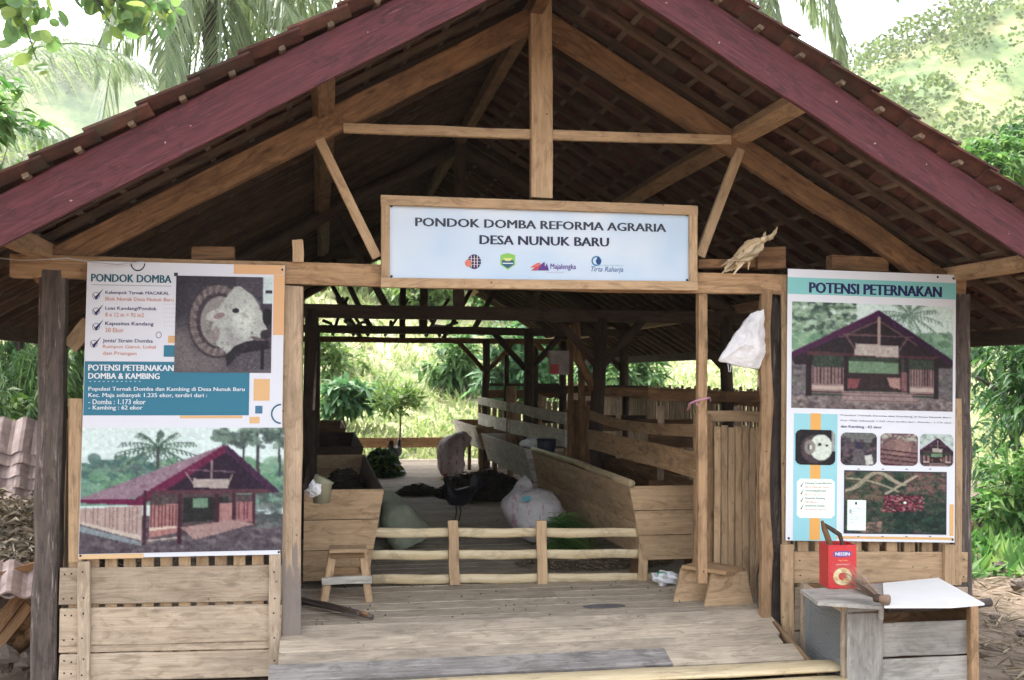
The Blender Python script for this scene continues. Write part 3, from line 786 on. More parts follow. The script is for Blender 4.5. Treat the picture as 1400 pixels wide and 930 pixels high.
for k in range(6): p.line(.775 + k * .014, .60, .775 + k * .014, .74, .002, (104, 66, 78))
p.poly([(.49, .80), (.74, .745), (.86, .78), (.56, .90)], (164, 132, 136)); p.poly([(.34, .50), (.93, .50), (.93, .53), (.34, .535)], (104, 70, 84))
p.poly([(.545, .41), (.73, .42), (.72, .49), (.545, .485)], (172, 154, 158)); p.line(.635, .27, .635, .42, .006, (150, 130, 136)); p.line(.52, .34, .75, .36, .005, (128, 106, 118)); p.line(.51, .36, .55, .46, .004, (160, 140, 140)); p.line(.74, .38, .72, .46, .004, (160, 140, 140))
p.grain(3, 1); p.blur(1)
u0, v0 = f(113, 586.5); u1, v1 = f(386, 752); S.pic('barn_photograph', u0, v0, u1, v1, .0022, p)
R(108, 758.5, 194, 763, (224, 188, 142), .0022)
for (x, y) in ((386, 369), (110, 760), (381, 755)): S.ring('nail', *f(x, y), 1.6 / 270, 1.6 / 400, 1.0, (60, 56, 60), .003)
fb('poster_lath', 389, 363, 386, 590, 4, .012, W['frame'], pl, Y=-.03)

# ------------------------------------------------------------------ right poster
rc = [(1077, 367.5), (1307, 376), (1305, 742), (1074, 739)]
pr = thing('poster', U(1190, 742, -.06), 'tall printed poster on the right wall with barn photograph above four thumbnails and aerial map', 'poster')
S = Sheet(rc, -.056, pr, .005); f = px_uv(rc)
S.grid('sheet', 0, 0, 1, 1, 0, ink((232, 235, 242)), 12, 16)
R(1077, 379, 1307, 410, (138, 206, 204)); T('POTENSI PETERNAKAN', 1106, 386, 1286, 407, (36, 32, 92), .045)
R(1085, 566, 1142, 740, (156, 214, 222)); R(1107, 566, 1119.5, 738.5, (236, 176, 96), .0018)
R(1142, 733, 1303, 738.5, (230, 182, 118), .0014); R(1298, 690, 1303.5, 733, (230, 182, 118), .0014)
for k, tx in enumerate(('Populasi Ternak Domba dan Kambing di Desa Nunuk Baru', 'Kec. Maja sebanyak 1.235 ekor terdiri dari : Domba : 1.173 ekor', 'dan Kambing : 62 ekor')):
    T(tx, 1147.5, 567.5 + k * 7.2, (1300, 1301, 1203)[k], 573.5 + k * 7.2, (66, 60, 100), .012)
# white list card
for _ in (0,):
    u0, v0 = f(1089, 655); u1, v1 = f(1139, 709)
    pc = Pic(30, 32, (238, 242, 248)); S.pic('list_card', u0, v0, u1, v1, .0026, pc, .12)
for k in range(4):
    y = 662 + k * 10.2; S.shape('check_mark', [f(1092, y), (f(1094, y + 3)), f(1098.5, y - 4), f(1094.5, y + 5)], (40, 40, 70), .0032)
    T(('Kelompok Ternak MACAKAL', 'Luas Kandang/Pondok', 'Kapasitas Kandang', 'Jenis/Strain Domba')[k], 1100, y - 2.2, (1136, 1128, 1126, 1126)[k], y + 1.4, (80, 80, 110), .01, off=.0032)
    T(('Blok Nunuk Desa', '8 x 12 m', '30 Ekor', 'Rumpun Garut')[k], 1100, y + 3.0, (1132, 1120, 1116, 1128)[k], y + 6, (224, 150, 150), .004, off=.0032)
p = Pic(170, 110, (206, 212, 220))
p.blobs(0, .0, .38, .32, 320, .02, [(104, 122, 112), (140, 156, 140), (76, 90, 88), (170, 184, 172)], .75)
p.blobs(0, .3, .22, .55, 100, .03, [(120, 150, 130), (150, 170, 150)], .7); p.blobs(.74, .28, 1, .56, 120, .03, [(132, 158, 144), (110, 136, 122), (150, 172, 156)], .7)
palm_strokes(p, .72, .10, .20, [(128, 146, 138), (104, 124, 116)])
p.rect(0, .55, 1, 1, (122, 110, 118)); p.blobs(0, .55, 1, 1, 300, .02, [(98, 88, 98), (144, 130, 136), (84, 76, 88), (110, 112, 108)], .6)
p.rect(0, .88, 1, 1, (128, 112, 118)); p.blobs(0, .88, 1, 1, 160, .014, [(100, 84, 94), (158, 142, 146)], .6)
barn_front(p, -.01, .06, 1.01, .94); p.grain(4, 1); p.blur(1)
u0, v0 = f(1082.5, 412.5); u1, v1 = f(1302, 564); S.pic('barn_photograph', u0, v0, u1, v1, .0022, p)
th = []
p = Pic(48, 48, (56, 50, 58)); p.ell(.5, .55, .36, .40, (98, 84, 92)); p.ell(.64, .5, .28, .36, (206, 202, 204)); p.ell(.36, .5, .14, .2, (150, 136, 138), 1, hole=.4); p.ell(.6, .42, .04, .04, (40, 36, 44)); p.ell(.78, .44, .03, .03, (40, 36, 44)); p.rect(.9, 0, 1, .6, (160, 160, 166)); p.grain(6); p.blur(); th.append((p, 1087, 588, 1140, 637, 'ram_photograph'))
p = Pic(48, 48, (96, 88, 96)); p.rect(0, 0, 1, .3, (122, 118, 122)); p.blobs(0, .2, 1, .9, 60, .07, [(60, 50, 62), (120, 96, 108), (84, 70, 84)], .7); p.rect(.44, .3, .56, .7, (70, 70, 96)); p.poly([(.3, 1), (.4, .5), (.6, .5), (.8, 1)], (110, 100, 108)); p.poly([(.66, .7), (.85, .65), (.9, .95), (.7, .98)], (196, 186, 190)); p.grain(6); p.blur(); th.append((p, 1147.5, 592, 1196, 637.5, 'aisle_photograph'))
p = Pic(48, 48, (134, 104, 110)); p.blobs(0, 0, 1, .3, 50, .05, [(176, 168, 166), (110, 90, 96)], .7); p.ell(.5, .45, .32, .26, (154, 120, 122)); p.ell(.28, .4, .14, .2, (140, 110, 112)); 
for k in range(4): p.line(0, .5 + k * .14, 1, .62 + k * .14, .018, (88, 52, 62))
p.grain(6); p.blur(); th.append((p, 1201, 593, 1253, 638, 'sheep_photograph'))
p = Pic(48, 48, (186, 188, 196)); p.blobs(0, 0, 1, .3, 40, .05, [(150, 156, 156), (196, 198, 204)], .7); p.rect(0, .6, 1, 1, (120, 100, 112)); barn_front(p, -.05, .12, 1.05, 1.0); p.grain(5); p.blur(); th.append((p, 1256, 594, 1303, 639, 'barn_thumbnail'))
for (p, a, b, c_, d, nm) in th:
    u0, v0 = f(a, b); u1, v1 = f(c_, d); S.pic(nm, u0, v0, u1, v1, .0026, p, .16)
p = Pic(150, 96, (74, 86, 80))
p.blobs(0, 0, 1, 1, 500, .03, [(58, 74, 66), (92, 92, 86), (70, 96, 78), (120, 96, 96), (52, 66, 64)], .6)
p.blobs(0, .0, .35, .5, 120, .03, [(140, 112, 104), (112, 92, 88), (84, 96, 82)], .6); p.blobs(.6, .0, 1, .35, 100, .03, [(146, 106, 108), (100, 96, 88), (120, 84, 90)], .6)
for k in range(40):
    t = k / 39; p.ell(t * .58, .32 - .26 * math.sin(t * 2.6) + .05 * math.sin(t * 9), .03, .02, (172, 154, 142), .7, t * 3); p.ell(.02 + t * .5, .12 + .2 * t * t, .022, .014, (164, 148, 138), .6); p.ell(.40 + t * .3, .36 - .3 * t, .02, .014, (182, 166, 156), .6)
p.blobs(.38, .38, .78, .66, 420, .012, [(132, 40, 72), (164, 92, 108), (110, 30, 60), (190, 130, 140), (88, 40, 60)], .8); p.blobs(.02, .82, .35, 1, 60, .02, [(160, 124, 120), (120, 100, 96)], .7); p.blobs(.5, .66, 1, 1, 120, .03, [(44, 70, 66), (56, 84, 74), (40, 58, 60)], .7)
p.ell(.59, .5, .015, .02, (240, 230, 232)); p.grain(7); p.blur(1)
p.rect(.025, .47, .205, .96, (226, 228, 236)); p.rect(.05, .62, .07, .68, (150, 150, 170)); p.rect(.10, .5, .12, .54, (60, 60, 80))
for k in range(7): p.rect(.05, .6 + k * .045, .16 - .03 * (k % 3), .61 + k * .045, (196, 198, 210))
u0, v0 = f(1153.5, 645); u1, v1 = f(1292, 730); S.rect('map_border', u0 - .006, v0 - .004, u1 + .006, v1 + .004, (54, 54, 66), .0022); S.pic('aerial_map', u0, v0, u1, v1, .003, p)
for i in range(4):
    for yy in (641.5, 733): S.rect('map_tick', *f(1170 + i * 33, yy), *f(1173 + i * 33, yy + 1.4), (120, 120, 130), .0026, 1)
for (x, y) in ((1078, 736), (1303, 381), (1281, 379), (1302, 738)): S.ring('nail', *f(x, y), 1.6 / 230, 1.6 / 370, 1.0, (60, 56, 60), .0034)

# ------------------------------------------------------------------ the name board
bc = [(521, 267), (954, 281), (954, 397), (521, 391)]
sg = thing('name_board', U(737, 392, -.08), 'pale blue name board in a wooden frame hung across the middle of the front', 'sign')
ic = [(532, 279), (943, 291), (943, 386), (532, 382)]
S = Sheet(ic, -.045, sg, .003); f = px_uv(ic)
bm_, n_, l_, b_ = newmat('banner_vinyl', .45)
v_ = coords(n_, l_, (1, 1, 1), rand=False); l_.new(ramp(n_, l_, noise(n_, l_, v_, 1.6, 2, .3), [(.35, (.58, .64, .71)), (.65, (.44, .56, .69))]), b_.inputs['Base Color'])
S.grid('banner', -.01, -.03, 1.01, 1.03, 0, bm_, 16, 8)
fb('frame_board', 521, 273, 954, 287.5, 13.5, .035, W['frame'], sg, Y=-.075, seg=4, jit=.002); fb('frame_board', 521, 386.5, 954, 391, 13, .035, W['frame'], sg, Y=-.075, seg=4, jit=.002)
fb('frame_board', 527, 279, 527, 380, 12, .035, W['frame'], sg, Y=-.072, seg=2, jit=.002); fb('frame_board', 948.5, 293, 948.5, 385, 11.5, .035, W['frame'], sg, Y=-.072, seg=2, jit=.002)
board('backing_batten', U(560, 330) + Vector((0, .01, 0)), U(920, 338) + Vector((0, .01, 0)), .06, .03, W['tan'], sg)
T('PONDOK DOMBA REFORMA AGRARIA', 566.5, 297.5, 908.5, 317.5, (62, 64, 76), .04); T('DESA NUNUK BARU', 651.5, 321.5, 827.5, 337.5, (50, 50, 74), .04)
S.ring('logo_globe', *f(644, 358), 9 / 411, 10 / 100, 1.0, (52, 46, 82), .0016)
for k in (-4, 0, 4): S.rect('logo_meridian', *f(643.5 + k, 349.5), *f(644.5 + k, 366), (226, 214, 220), .002, 1); S.rect('logo_parallel', *f(636, 357.5 + k), *f(653, 358.3 + k), (226, 214, 220), .0022, 1)
S.ring('logo_flame', *f(636, 360), 4.5 / 411, 5 / 100, 1.0, (222, 130, 112), .0024)
S.shape('logo_shield', [f(679, 349), f(689, 346), f(699, 349), f(699, 362), f(689, 369), f(679, 362)], (142, 200, 96)); S.shape('logo_shield_field', [f(681, 356), f(697, 356), f(697, 362), f(689, 367), f(681, 362)], (52, 96, 128), .002)
S.shape('logo_shield_field', [f(683, 353), f(695, 353), f(692, 357), f(686, 357)], (228, 226, 140), .0024); S.rect('logo_wave', *f(682, 359.5), *f(696, 361), (224, 236, 240), .0028, 1)
S.shape('logo_stripe', [f(719, 366), f(728, 360), f(734, 359), f(726, 366)], (224, 112, 96)); S.shape('logo_stripe', [f(720, 370), f(733, 361), f(738, 361), f(728, 370)], (196, 80, 96), .002)
S.shape('logo_peak', [f(729, 370), f(736, 360), f(739, 358), f(740, 370)], (98, 62, 138), .0024); S.shape('logo_peak', [f(737, 370), f(742, 360), f(745, 370)], (98, 62, 138), .0028)
T('Majalengka', 747, 360.5, 782, 370.5, (104, 72, 150), .012)
T('Kabupaten Majalengka', 742, 371.5, 766, 373.5, (200, 150, 170), .0)
S.ring('logo_drop_ring', *f(810.5, 357), 7 / 411, 7 / 100, .28, (58, 128, 176)); S.shape('logo_drop', [f(813, 350), f(817.5, 357.5), f(815, 362), f(811, 361), f(809.5, 357)], (30, 76, 130), .002)
T('Tirta Raharja', 803, 364.5, 848, 374, (76, 104, 160), .004, font_shear=.3); T('PERUMDA AIR MINUM', 812, 362, 848, 364, (120, 190, 200), .0)
for (x, y) in ((535, 282), (939, 294.5), (535, 378), (939, 383)): S.ring('nail', *f(x, y), 1.8 / 411, 1.8 / 100, 1.0, (60, 56, 66), .003)

# ================================================================== inside: troughs, pens, things
def trough(label, y0, y1, xin, xout, ztop, zbot, side, mats, pole=False, sag=0.0, ends=True, planks=2):
    """long V-sided feeding trough; side = +1 when the open aisle lies to its left"""
    t = thing('feeding_trough', ((xin + xout) / 2, (y0 + y1) / 2, DZ), label, 'feeding trough', 'long plank feeding troughs beside the aisle')
    ins = .12 * side
    def sidep(x_t, x_b, zt, zbm, m, nm):
        for k in range(planks):
            f0, f1 = k / planks, (k + 1) / planks
            xm = x_b + (x_t - x_b) * (f0 + f1) / 2; zm = zbm + (zt - zbm) * (f0 + f1) / 2
            d = Vector((x_t - x_b, 0, zt - zbm)); w = d.length / planks
            nn = Vector((-d.z, 0, d.x))
            board(nm, (xm, y0, zm), (xm, y1, zm), w - .006, .022, m, t, n=nn, seg=5, jit=.004)
    sidep(xout, xout + ins, ztop, zbot, mats[0], 'side_plank')
    sidep(xin, xin - ins * .2, ztop + .02, zbot, mats[1], 'back_plank')
    board('bottom_plank', ((xin + xout + ins) / 2, y0, zbot), ((xin + xout + ins) / 2, y1, zbot), abs(xin - xout - ins), .022, mats[1], t, n=(0, 0, 1))
    if ends:
        for yy, nn in ((y0 - .012, -1), (y1 + .012, 1)):
            for k in range(3):
                f0, f1 = k / 3, (k + 1) / 3
                za, zb_ = zbot + (ztop - zbot) * f0, zbot + (ztop - zbot) * f1
                def xo(z): return xout + ins * (1 - (z - zbot) / (ztop - zbot)) - .012 * side
                vs = []
                for y_ in (yy - .011, yy + .011):
                    vs += [(xin, y_, za + .003), (xo(za), y_, za + .003), (xo(zb_), y_, zb_ - .003), (xin, y_, zb_ - .003)]
                raw('end_plank', vs, [(0, 1, 2, 3), (7, 6, 5, 4), (0, 4, 5, 1), (1, 5, 6, 2), (2, 6, 7, 3), (3, 7, 4, 0)], mats[2], t)
    for yy in np.arange(y0 + .3, y1, 1.4):
        board('trough_leg', (xout + ins * 1.1, yy, DZ), (xout + ins * 1.1, yy, zbot), .06, .05, W['brown'], t, seg=1)
        board('trough_leg', (xin, yy, DZ), (xin, yy, zbot), .06, .05, W['brown'], t, seg=1)
    if pole:
        tube('top_pole', [(xout + .0, y0 - .05, ztop + .02), (xout + .02, y0 + 1.0, ztop + .02), (xout + .035, y0 + 2, ztop + .035), (xout, y1, ztop + .03)], [.032, .034, .03, .028], BAMD, t, seg=10)
    return t
yr0 = 1.32
a, b, c_ = U(861, 664, yr0), U(955, 660, yr0), U(893, 765, yr0)
trR = trough('near right feeding trough of tan planks topped by a bamboo pole', yr0, 5.3, b.x + .02, a.x, a.z, c_.z, 1, (W['frame'], W['brown'], W['frame']), pole=True)
X1 = a.x; ZT = a.z
trough('middle right feeding trough with pale grey side planks behind the dark heap', 5.9, 9.5, b.x + .02, X1 + .02, ZT, ZT - .42, 1, (W['whitewood'], W['brown'], W['whitewood']))
trough('far right feeding trough with pale side near the back rail', 10.0, 13.1, b.x + .02, X1, ZT + .08, ZT - .30, 1, (W['whitewood'], W['brown'], W['tan']), planks=1)
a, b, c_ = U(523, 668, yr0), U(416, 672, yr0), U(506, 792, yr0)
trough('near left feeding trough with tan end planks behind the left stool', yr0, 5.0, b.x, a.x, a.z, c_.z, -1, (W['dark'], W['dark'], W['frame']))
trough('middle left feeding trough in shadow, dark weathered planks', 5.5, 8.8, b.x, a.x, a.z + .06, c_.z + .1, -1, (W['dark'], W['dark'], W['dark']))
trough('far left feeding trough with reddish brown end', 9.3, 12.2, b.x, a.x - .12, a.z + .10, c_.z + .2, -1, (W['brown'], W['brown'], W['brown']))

# pen fence on the right of the aisle, planks nailed on posts
pf = thing('pen_fence', (2.66, 2, DZ), 'near pen fence of broad curved planks above the bamboo-topped trough', 'fence', 'pen fences along the aisle')
XP = 2.78
def vb(name, x0, y0, x1, y1, h, mat, par, X=XP, t=.024, **k):
    a, b = V(x0, y0, X), V(x1, y1, X)
    return board(name, a, b, h, t, mat, par, n=(-1, 0, 0), **k)
a, b = V(809, 601, XP), V(953, 637, XP); board('rail_plank', b + Vector((0, -.05, 0)), a + Vector((0, .1, 0)), .20, .024, W['tan'], pf, n=(-1, 0, 0), seg=6, jit=.005)
a, b = V(811, 568, XP), V(953, 588, XP); board('rail_plank', b + Vector((0, -.05, 0)), a + Vector((0, .1, 0)), .095, .024, W['tan'], pf, n=(-1, 0, 0), seg=8, jit=.004, bend=.05)
for (px, ya, yb, w) in ((780, 445, 625, .06), (797, 560, 640, .07), (795, 470, 580, .07), (806, 555, 650, .08)):
    a, b = V(px, ya, XP + .06), V(px, yb, XP + .06); board('fence_post', b + Vector((0, 0, -.2)), a, w, .05, W['brown'], pf, n=(0, -1, 0))
for k in range(9): a = V(786 + k * 2.5, 545, XP + .10); board('fence_slat', (XP + .1, a.y, DZ), (XP + .1, a.y, 1.9), .05, .015, W['brown'], pf, n=(1, 0, 0), key=('fs', k % 3))
pf2 = thing('pen_fence', (2.66, 8, DZ), 'far pen fence of two whitish rails above the pale troughs', 'fence', 'pen fences along the aisle')
for (y0, y1, h) in ((547.5, 573, .135), (573, 600, .20)):
    a, b = V(655, y0, XP), V(774, y1, XP); m_ = a.lerp(b, .46)
    board('rail_plank', b, m_ + Vector((0, -.1, 0)), h, .024, W['whitewood'], pf2, n=(-1, 0, 0), seg=4, jit=.006); board('rail_plank', m_ + Vector((0, .1, 0)), a, h, .024, W['whitewood'], pf2, n=(-1, 0, 0), seg=4, jit=.006)
for px, ya, yb, w in ((699, 528, 590, .16), (739, 540, 600, .05), (656, 545, 605, .06), (668, 550, 600, .05), (774, 560, 640, .06)):
    a, b = V(px, ya, XP + .05), V(px, yb, XP + .05); tube('fence_post', logpts(b + Vector((0, 0, -.4)), a, 3, .006), w / 2, W['tan'], pf2, seg=8)
for k, y in enumerate((2.0, 4.6, 7.0)):    # cross rails parting the pens
    pc = thing('pen_divider', (3.5, y, DZ), ('plank divider across the nearest pen, brown rails', 'plank divider across the second pen, dark rails', 'plank divider across the third pen, faint rails')[k], 'fence', 'pen dividers on the right side')
    for z, h in ((1.15, .18), (1.6, .12), (2.0, .10)): board('rail_plank', (XP + .08, y, z), (XWR + .05, y, z + rnd(-.05, .05)), h, .022, W['brown' if k < 2 else 'dark'], pc, seg=4, jit=.006)
    for i in range(5): board('upright', (XP + .2 + i * .36, y + .03, DZ), (XP + .2 + i * .36, y + .03, 1.9), .06, .02, W['slat'], pc, key=('up', i % 2))
pl2 = thing('pen_fence', (-.3, 3, DZ), 'dark pen fence behind the left troughs', 'fence', 'pen fences along the aisle')
for z in (1.75, 2.05): board('rail_plank', (-.42, .4, z), (-.42, 11.5, z), .12, .024, W['dark'], pl2, n=(1, 0, 0), seg=6, jit=.006)
for k in range(8): board('fence_post', (-.40, .5 + k * 1.5, DZ), (-.40, .5 + k * 1.5, 2.1), .08, .05, W['dark'], pl2, key=('lp', 0))

# low bamboo gate across the aisle
gt = thing('bamboo_hurdle', G(690, 798), 'low hurdle of split bamboo rails and uprights standing across the aisle', 'gate')
GY = G(690, 798).y
for (y0, y1, x0, x1) in ((728.5, 728.5, 476, 895), (759.5, 757, 497, 893), (792.5, 789.5, 505, 897)):
    a, b = U(x0, y0, GY), U(x1, y1, GY)
    pts = [a.lerp(b, i / 14) + Vector((0, 0, .004 * math.sin(i * 1.7))) for i in range(15)]
    tube('rail', pts, [.038 + (.003 if i % 4 == 2 else 0) for i in range(15)], BAM, gt, seg=10, thin=.4)
for (x, ya, yb, w) in ((500, 711, 797, 14), (621.5, 712, 800, 14), (742, 712, 799, 14), (879, 711, 796, 13)):
    fb('upright', x, yb, x - (2 if x < 850 else -2), ya, w, .025, W['frame'], gt, Y=GY - .055, seg=3, jit=.003)

# stools
def stool(label, wide=False):
    pass
A_ = G(472, 824)
st = thing('wooden_stool', A_, 'small wooden stool with splayed legs and white cross bar, against the left trough', 'stool')
def lp(x, y, z): return A_ + Vector((x, y, z))
board('seat', lp(-.12, .03, .385), lp(.15, .03, .385), .20, .028, W['frame'], st, n=(0, 0, 1), seg=2)
for sx in (-1, 1):
    for sy, l in ((0, 0), (1, 1)):
        board('leg', lp(sx * .165 + .01, .0 + sy * .17, .0), lp(sx * .105 + .012, .02 + sy * .13, .37), .055, .028, W['frame'], st, n=(0, -1, 0), seg=2)
board('cross_bar', lp(-.17, -.022, .165), lp(.19, -.022, .165), .055, .016, W['whitewood'], st, seg=2)
board('cross_bar', lp(-.15, .18, .2), lp(.17, .18, .2), .05, .016, W['tan'], st, seg=2)
board('seat_apron', lp(-.10, -.005, .35), lp(.13, -.005, .35), .05, .018, W['tan'], st, seg=1)
B_ = G(975, 828)
s2 = thing('wooden_bench', B_, 'low box stool of raw boards with solid trapezoid ends, beside the stall door', 'stool')
def tp(x, y, z): return B_ + Vector((x, y, z))
# turned: the long way runs back left
dirv = Vector((-.62, .78, 0)).normalized(); sdv = Vector((.78, .62, 0)).normalized()
e0 = tp(.13, -.03, 0)
for k in (0, 1):
    c0 = e0 + dirv * (.03 + k * .26)
    vs = []
    for o in (-.011, .011):
        for (s_, z) in ((-.19, 0), (.20, 0), (.145, .24), (-.13, .24)):
            vs.append(c0 + Vector((1, .10, 0)).normalized() * s_ + Vector((-.1, 1, 0)).normalized() * o + Vector((0, 0, z)))
    raw('end_board', vs, [(3, 2, 1, 0), (4, 5, 6, 7), (0, 1, 5, 4), (1, 2, 6, 5), (2, 3, 7, 6), (3, 0, 4, 7)], W['frame'], s2)
ca = e0 + dirv * -.03 + Vector((0, 0, .255)); cb = e0 + dirv * .34 + Vector((0, 0, .255))
board('seat', ca, cb, .27, .028, W['tan'], s2, n=(0, 0, 1), seg=2)

# sacks
def sackmat(name, base, stripe=None, stripe2=None):
    m, n, l, b = newmat(name, .7)
    v = coords(n, l, (1, 1, 1), rand=False); f1 = noise(n, l, v, 6, 4, .5)
    c = mixc(n, l, 1.0, base, ramp(n, l, f1, [(.3, .72), (.65, 1.05)]), 'MULTIPLY')
    if stripe:
        v2 = coords(n, l, (16, 5, 5), rand=False); f2 = noise(n, l, v2, 2.2, 3, .2, .7)
        v3 = coords(n, l, (1, 1, 1), rand=False); w = n.new('ShaderNodeTexWave'); w.inputs['Scale'].default_value = 2.6; w.inputs['Distortion'].default_value = 1.5; l.new(v3, w.inputs['Vector'])
        mu = n.new('ShaderNodeMath'); mu.operation = 'MULTIPLY'; l.new(ramp(n, l, f2, [(.52, 0.0), (.56, 1.0)]), mu.inputs[0]); l.new(ramp(n, l, w.outputs['Fac'], [(.62, 0.0), (.7, .8)]), mu.inputs[1])
        c = mixc(n, l, mu.outputs[0], c, stripe)
    l.new(c, b.inputs['Base Color'])
    v4 = coords(n, l, (1, 1, 1), rand=False); wv = noise(n, l, v4, 120, 2); cr = noise(n, l, v4, 9, 5, 1.5)
    ad = n.new('ShaderNodeMath'); ad.operation = 'MULTIPLY_ADD'; l.new(cr, ad.inputs[0]); ad.inputs[1].default_value = 6; l.new(wv, ad.inputs[2])
    bump(n, l, b, ad.outputs[0], .45, .007); return m
def sack(name, pts, radii, mat, par, flat=.8, seg=28, wr=.05, crop=None):
    """a filled sack swept along pts, with folds"""
    N = 26; P_ = []; R_ = []
    for i in range(N + 1):
        t = i / N * (len(pts) - 1); k = min(int(t), len(pts) - 2); q = t - k; q2 = q * q * (3 - 2 * q)
        P_.append(Vector(pts[k]).lerp(Vector(pts[k + 1]), q)); R_.append(radii[k] + (radii[k + 1] - radii[k]) * q2)
    me = tube_mesh(P_, R_, mat, seg=seg, flat=flat, caps=True)
    c0 = sum(P_, Vector()) / len(P_)
    for v in me.vertices:
        d = v.co - c0; nz = mnoise.fractal(v.co * 4.5 + Vector((3, 1, 5)), 1.0, 2.0, 3) + .35 * abs(mnoise.noise(v.co * 13))
        nr = min(P_, key=lambda q: (q - v.co).length); r = (v.co - nr)
        if r.length > 1e-4: v.co += r.normalized() * nz * wr
        v.co.z = max(v.co.z, DZ + .004 + .002 * nz)
        v.co -= Vector(pts[0])
    return ob(name, me, Matrix.Translation(Vector(pts[0])), par)
SK1 = sackmat('woven_sack', (.56, .53, .52), (.40, .22, .26)); SK2 = sackmat('greenish_sack', (.30, .33, .24)); SK3 = sackmat('pinkish_sack', (.55, .47, .46), (.35, .08, .12)); SK4 = sackmat('white_cloth', (.74, .73, .74))
def floor(px, py): return G(px, py, DZ)
o = floor(742, 748); sk = thing('feed_sack', o, 'white woven sack lying open on the floor, green grass spilling from its mouth', 'sack')
sack('sack_body', [o + Vector(q) for q in ((-.10, .40, .66), (-.12, .34, .55), (-.14, .24, .38), (-.04, .10, .29), (.10, .0, .22), (.19, -.02, .20))], [.02, .10, .24, .28, .22, .15], SK1, sk, flat=.9, wr=.022)
S2 = raw('sack_print', [o + Vector(q) for q in ((-.22, -.075, .50), (-.14, -.10, .51), (-.15, -.13, .47), (-.23, -.11, .455))], [(0, 1, 2, 3)], plain('blue_print', (.12, .35, .42)), sk)
o = floor(558, 752); s3 = thing('feed_sack', o, 'large pale green sack slumped against the left trough behind the hurdle', 'sack')
sack('sack_body', [o + Vector(q) for q in ((-.30, .30, .50), (-.16, .25, .42), (-.07, .14, .26), (0, .10, .14), (.05, .08, .03))], [.03, .14, .25, .28, .26], SK2, s3, flat=.7, wr=.03)
KN = plain('sack_tie', (.10, .12, .08))
for q, r_ in (((.02, -.13, .17), .016), ((-.05, -.12, .21), .012), ((-.02, -.13, .14), .010), ((-.11, -.06, .30), .010)):
    c0 = o + Vector(q); tube('sack_tie', [c0 + Vector((-r_ * 2, 0, r_)), c0 + Vector((0, -.015, 0)), c0 + Vector((r_ * 2, 0, -r_ * .5))], [r_ * .4, r_, r_ * .5], KN, s3, seg=6)
o = floor(618, 652); s4 = thing('feed_sack', o, 'crumpled pinkish grey sack standing beyond the dark heap', 'sack')
sack('sack_body', [o + Vector(q) for q in ((-.02, .0, .04), (-.02, 0, .25), (.0, 0, .5), (.18, 0, .62), (.3, 0, .58))], [.25, .29, .26, .18, .08], SK3, s4, flat=.8, wr=.045)
# white packet at the hurdle's right foot
o = G(912, 802); s5 = thing('plastic_bag', o, 'crumpled white plastic bag with green print beside the low box stool', 'bag')
def crumple(name, c, sx, sy, sz, mat, par, n=9, amp=.35, seed=0):
    vs = []; fs = []; m_ = n + 4
    for i in range(n + 1):
        for j in range(m_):
            a = 2 * PI * j / m_; ph = PI * i / n
            d = Vector((math.cos(a) * math.sin(ph), math.sin(a) * math.sin(ph), math.cos(ph)))
            r = 1 + amp * mnoise.fractal(d * 2.2 + Vector((seed, 0, 0)), 1, 2, 3)
            p_ = Vector((d.x * sx * r, d.y * sy * r, d.z * sz * r)); vs.append(Vector(c) + p_)
    for i in range(n):
        for j in range(m_): fs.append((i * m_ + j, i * m_ + (j + 1) % m_, (i + 1) * m_ + (j + 1) % m_, (i + 1) * m_ + j))
    return raw(name, vs, fs, mat, par, smooth=False, origin=c)
WP = plain('white_plastic', (.72, .72, .74), .35, ns=6, amp=.15); GP = plain('green_print', (.10, .36, .22), .4)
crumple('bag_body', o + Vector((0, .05, .055)), .105, .07, .05, WP, s5, seed=3, amp=.7); crumple('bag_print', o + Vector((-.03, .03, .085)), .04, .04, .025, GP, s5, seed=5)
# plastic tub of feed in the left trough
o = U(440, 664, .55); tb = thing('feed_tub', o, 'yellowish plastic tub and white bag lying inside the left trough', 'tub')
tube('tub_body', [o + Vector((0, 0, -.12)), o + Vector((.0, 0, .01)), o + Vector((.02, 0, .05))], [.06, .07, .075], plain('dull_yellow_plastic', (.22, .21, .14), .5), tb, seg=14)
crumple('tub_bag', o + Vector((-.04, -.03, -.02)), .06, .05, .06, WP, tb, seed=9)
# dark pot on the far trough
o = V(747, 612, 2.6); pt = thing('metal_pot', o, 'dark metal pot resting on the end of the middle right trough', 'pot')
tube('pot_body', [o + Vector((0, 0, -.08)), o, o + Vector((0, 0, .10)), o + Vector((0, 0, .105))], [.09, .11, .12, .10], plain('sooty_metal', (.03, .035, .05), .4), pt, seg=16)
tube('pot_handle', [o + Vector((.1, -.02, .03)), o + Vector((.3, -.04, .03))], .012, plain('steel', (.4, .42, .45), .3), pt, seg=6)
o = V(728, 606, 2.6); rg = tag(crumple('rag', o, .16, .12, .06, WP, None, seed=12), 'pale crumpled rag over the middle right trough beside the dark pot', 'cloth')

